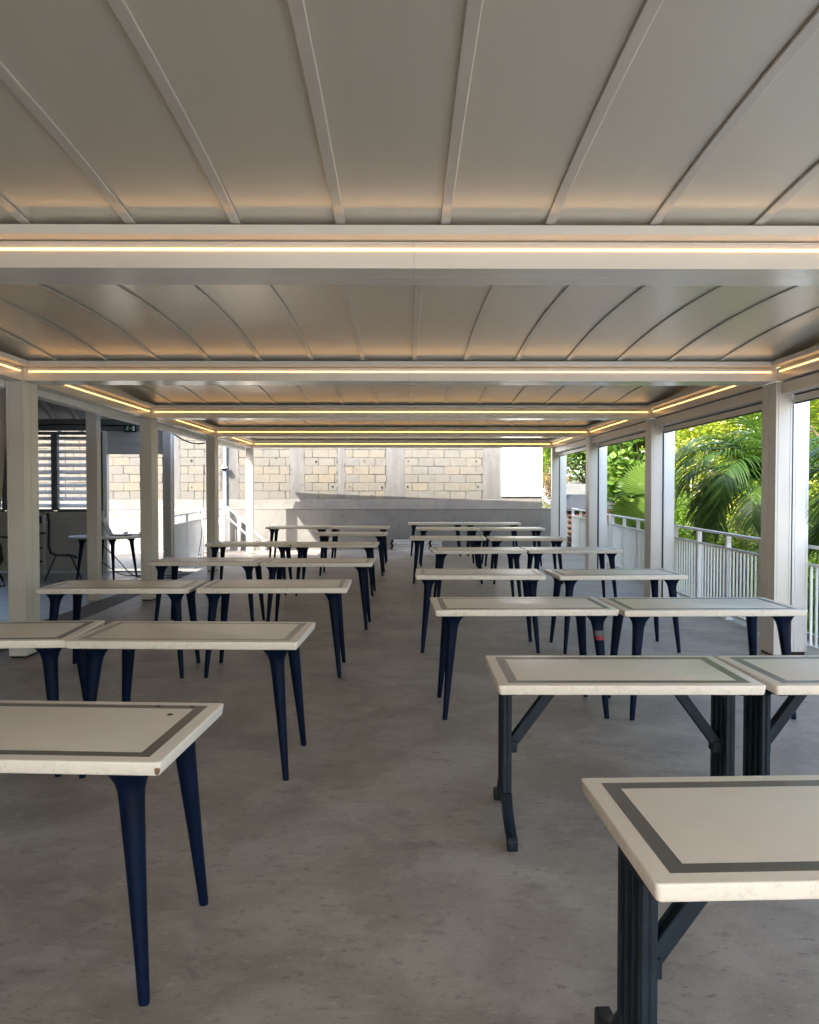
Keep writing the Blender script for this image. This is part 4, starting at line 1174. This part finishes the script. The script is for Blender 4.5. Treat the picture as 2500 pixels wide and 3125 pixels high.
def frond(root, base, az, el, length, droop, leaflet, n, mat, wid=0.030):
    """arching feather frond: rib plus two ranks of drooping leaflets"""
    pts = []; p = Vector(base); e = el; ds = length / 16
    hd = Vector((math.cos(az), math.sin(az), 0))
    dirs = []
    for i in range(17):
        pts.append(p.copy()); dv = hd * math.cos(e) + Vector((0, 0, math.sin(e))); dirs.append(dv)
        p = p + dv * ds; e -= droop / 16 * (0.5 + i / 12)
    mb = MB().tube(pts, [0.022 - 0.018 * i / 16 for i in range(17)], 6)
    side = Vector((-hd.y, hd.x, 0))
    for i in range(n):
        f = 0.10 + 0.90 * i / (n - 1)
        k = min(int(f * 16), 15); u = f * 16 - k
        b0 = pts[k].lerp(pts[k + 1], u); dv = dirs[k].lerp(dirs[k + 1], u).normalized()
        upn = side.cross(dv) * -1
        ll = leaflet * (0.55 + 0.9 * math.sin(math.pi * min(1, f * 0.85 + 0.12)) * 0.55) * random.uniform(0.85, 1.12)
        if f > 0.85:
            ll *= 1 - (f - 0.85) * 2.2
        for s in (-1, 1):
            sweep = 0.45 + 0.75 * f
            d0 = (side * s + dv * sweep + upn * random.uniform(0.1, 0.5)).normalized()
            q = b0.copy(); sg = 5; rows = []
            for j in range(sg + 1):
                w_ = wid * (0.55, 1.0, 0.95, 0.75, 0.45, 0.06)[j]
                t_ = d0.cross(upn).normalized()
                rows.append((q - t_ * w_ / 2, q + t_ * w_ / 2))
                q = q + d0 * (ll / sg)
                d0 = (d0 + Vector((0, 0, -0.16 - 0.12 * random.random()))).normalized()
            nb0 = len(mb.v)
            for a, c_ in rows:
                mb.v += [tuple(a), tuple(c_)]
            for j in range(sg):
                mb.f.append((nb0 + 2 * j, nb0 + 2 * j + 1, nb0 + 2 * j + 3, nb0 + 2 * j + 2))
    o = mb.obj('frond', mat, root, recalc=False, ang=180)
    return o

pc_ = (5.42, 12.0, 1.66)
palm = thing('feather_palm', 'dark green feather palm with arching fronds over the balustrade', 'palm', (5.5, 12.05, hill_z(5.5, 12.05)))
MB().tube([(5.5, 12.1, -1.5), (5.48, 12.05, -0.2), (5.45, 12.02, 0.7), pc_], [0.13, 0.10, 0.085, 0.06], 12).obj('trunk', 'palm_bark', palm, ang=70)
for az, el, ln, dr_, mt in ((176, 64, 1.85, 2.1, 'leaf_palm'), (152, 54, 1.9, 2.1, 'leaf_palm'), (194, 50, 1.85, 2.2, 'leaf_palm'), (125, 58, 1.9, 1.9, 'leaf_palm'), (218, 44, 1.8, 2.2, 'leaf_palm'), (166, 36, 1.75, 2.1, 'leaf_palm'),
                        (205, 20, 1.6, 1.9, 'leaf_palm'), (180, 2, 1.45, 1.7, 'leaf_palm'), (196, 34, 1.75, 2.6, 'leaf_palm'), (212, 30, 1.9, 2.5, 'leaf_palm'), (186, 26, 1.7, 2.4, 'leaf_palm'), (235, 24, 1.7, 1.9, 'leaf_palm'), (255, 58, 1.8, 2.0, 'leaf_palm'), (85, 66, 1.9, 1.8, 'leaf_palm'), (285, 50, 1.8, 1.9, 'leaf_palm'), (20, 60, 1.9, 1.8, 'leaf_palm'), (330, 50, 1.8, 1.8, 'leaf_palm'),
                        (140, 80, 1.8, 1.3, 'leaf_palm_lime'), (195, 82, 1.7, 1.3, 'leaf_palm_lime'), (262, 80, 1.7, 1.2, 'leaf_palm_lime')):
    frond(palm, pc_, R(az), R(el), ln, dr_, 0.60, 44, mt, 0.028)
fib = np.array([[5.15 + 0.16 * rng.normal(), 11.75 + 0.12 * rng.normal(), 1.12 + 0.14 * rng.normal()] for _ in range(500)])
fo = add('dried_flower_stalks', fast_mesh('fibre', leaf_cloud(fib, 0.22, 0.03), 4), 'root_fibre', palm); fo['kind'] = 'stuff'
pc2 = (5.0, 8.0, 1.45)
palm2 = thing('feather_palm', 'feather palm at the right frame edge, fronds hanging beside the nearest right post', 'palm', (5.1, 8.0, hill_z(5.1, 8.0)))
MB().tube([(5.1, 8.0, -1.5), (5.06, 8.0, -0.2), pc2], [0.13, 0.10, 0.06], 12).obj('trunk', 'palm_bark', palm2, ang=70)
for az, el, ln, dr_ in ((170, 60, 1.35, 1.7), (200, 40, 1.25, 1.8), (140, 45, 1.4, 1.7), (100, 60, 1.6, 1.6), (250, 50, 1.5, 1.7), (20, 60, 1.6, 1.6), (320, 55, 1.6, 1.6), (180, 12, 1.15, 1.5)):
    frond(palm2, pc2, R(az), R(el), ln, dr_, 0.50, 50, 'leaf_palm' if az != 170 else 'leaf_palm_lime')

def fan_leaf(root, base, hub, normal, up, rad, spread, n=34):
    base = Vector(base); hub = Vector(hub); nrm = Vector(normal).normalized(); up = Vector(up)
    up = (up - nrm * up.dot(nrm)).normalized(); sd = up.cross(nrm)
    mb = MB().tube([base, base.lerp(hub, 0.5) + Vector((0, 0, 0.05)), hub], [0.016, 0.013, 0.010], 6)
    lf = MB()
    for i in range(n):
        a0 = spread * ((i) / n - 0.5); a1 = spread * ((i + 1) / n - 0.5); am = (a0 + a1) / 2
        r_ = rad * (0.84 + 0.16 * math.cos(am * 0.8)) * random.uniform(0.96, 1.03)
        dirp = lambda a: up * math.cos(a) + sd * math.sin(a)
        inner = hub + dirp(am) * 0.03
        r1 = r_ * 0.72
        e0 = hub + dirp(a0) * r1; e1 = hub + dirp(a1) * r1; em = hub + dirp(am) * r1 + nrm * 0.034
        tip = hub + dirp(am) * r_ - nrm * 0.05 * random.random() - Vector((0, 0, 0.03 * random.random()))
        n0 = len(lf.v); lf.v += [tuple(inner), tuple(e0), tuple(em), tuple(e1), tuple(tip)]
        lf.f += [(n0, n0 + 1, n0 + 2), (n0, n0 + 2, n0 + 3), (n0 + 1, n0 + 4, n0 + 2), (n0 + 2, n0 + 4, n0 + 3)]
    o = lf.obj('fan_leaf', 'leaf_fan', root, recalc=False, ang=1)
    mb.obj('stalk', 'leaf_palm_lime', o, ang=70)
fp_ = thing('fan_palm', 'fan palm with a large pleated pale green leaf behind the balustrade', 'palm', (5.35, 17.2, hill_z(5.35, 17.2)))
MB().tube([(5.4, 17.3, -1.5), (5.38, 17.25, 0.2), (5.36, 17.2, 0.75)], [0.12, 0.10, 0.07], 10).obj('trunk', 'palm_bark', fp_, ang=70)
bs = (5.36, 17.2, 0.75)
fan_leaf(fp_, bs, (5.08, 16.9, 1.55), (-0.35, -0.9, 0.25), (-0.25, 0.1, 1), 0.78, 2.9)
fan_leaf(fp_, bs, (5.22, 16.75, 1.18), (-0.25, -0.8, 0.6), (-0.9, 0.0, 0.35), 0.72, 2.6)
fan_leaf(fp_, bs, (4.95, 17.2, 1.15), (-0.2, -0.75, 0.6), (-1, 0, -0.15), 0.70, 2.6)
fan_leaf(fp_, bs, (5.55, 16.9, 1.25), (0.1, -0.8, 0.55), (0.7, 0, 0.6), 0.70, 2.6)
fan_leaf(fp_, bs, (5.30, 17.0, 0.85), (0.0, -0.7, 0.7), (-0.6, -0.1, -0.5), 0.65, 2.4)
fan_leaf(fp_, bs, (5.5, 17.4, 1.7), (0.1, -0.9, 0.3), (0.2, 0, 1), 0.7, 2.7)
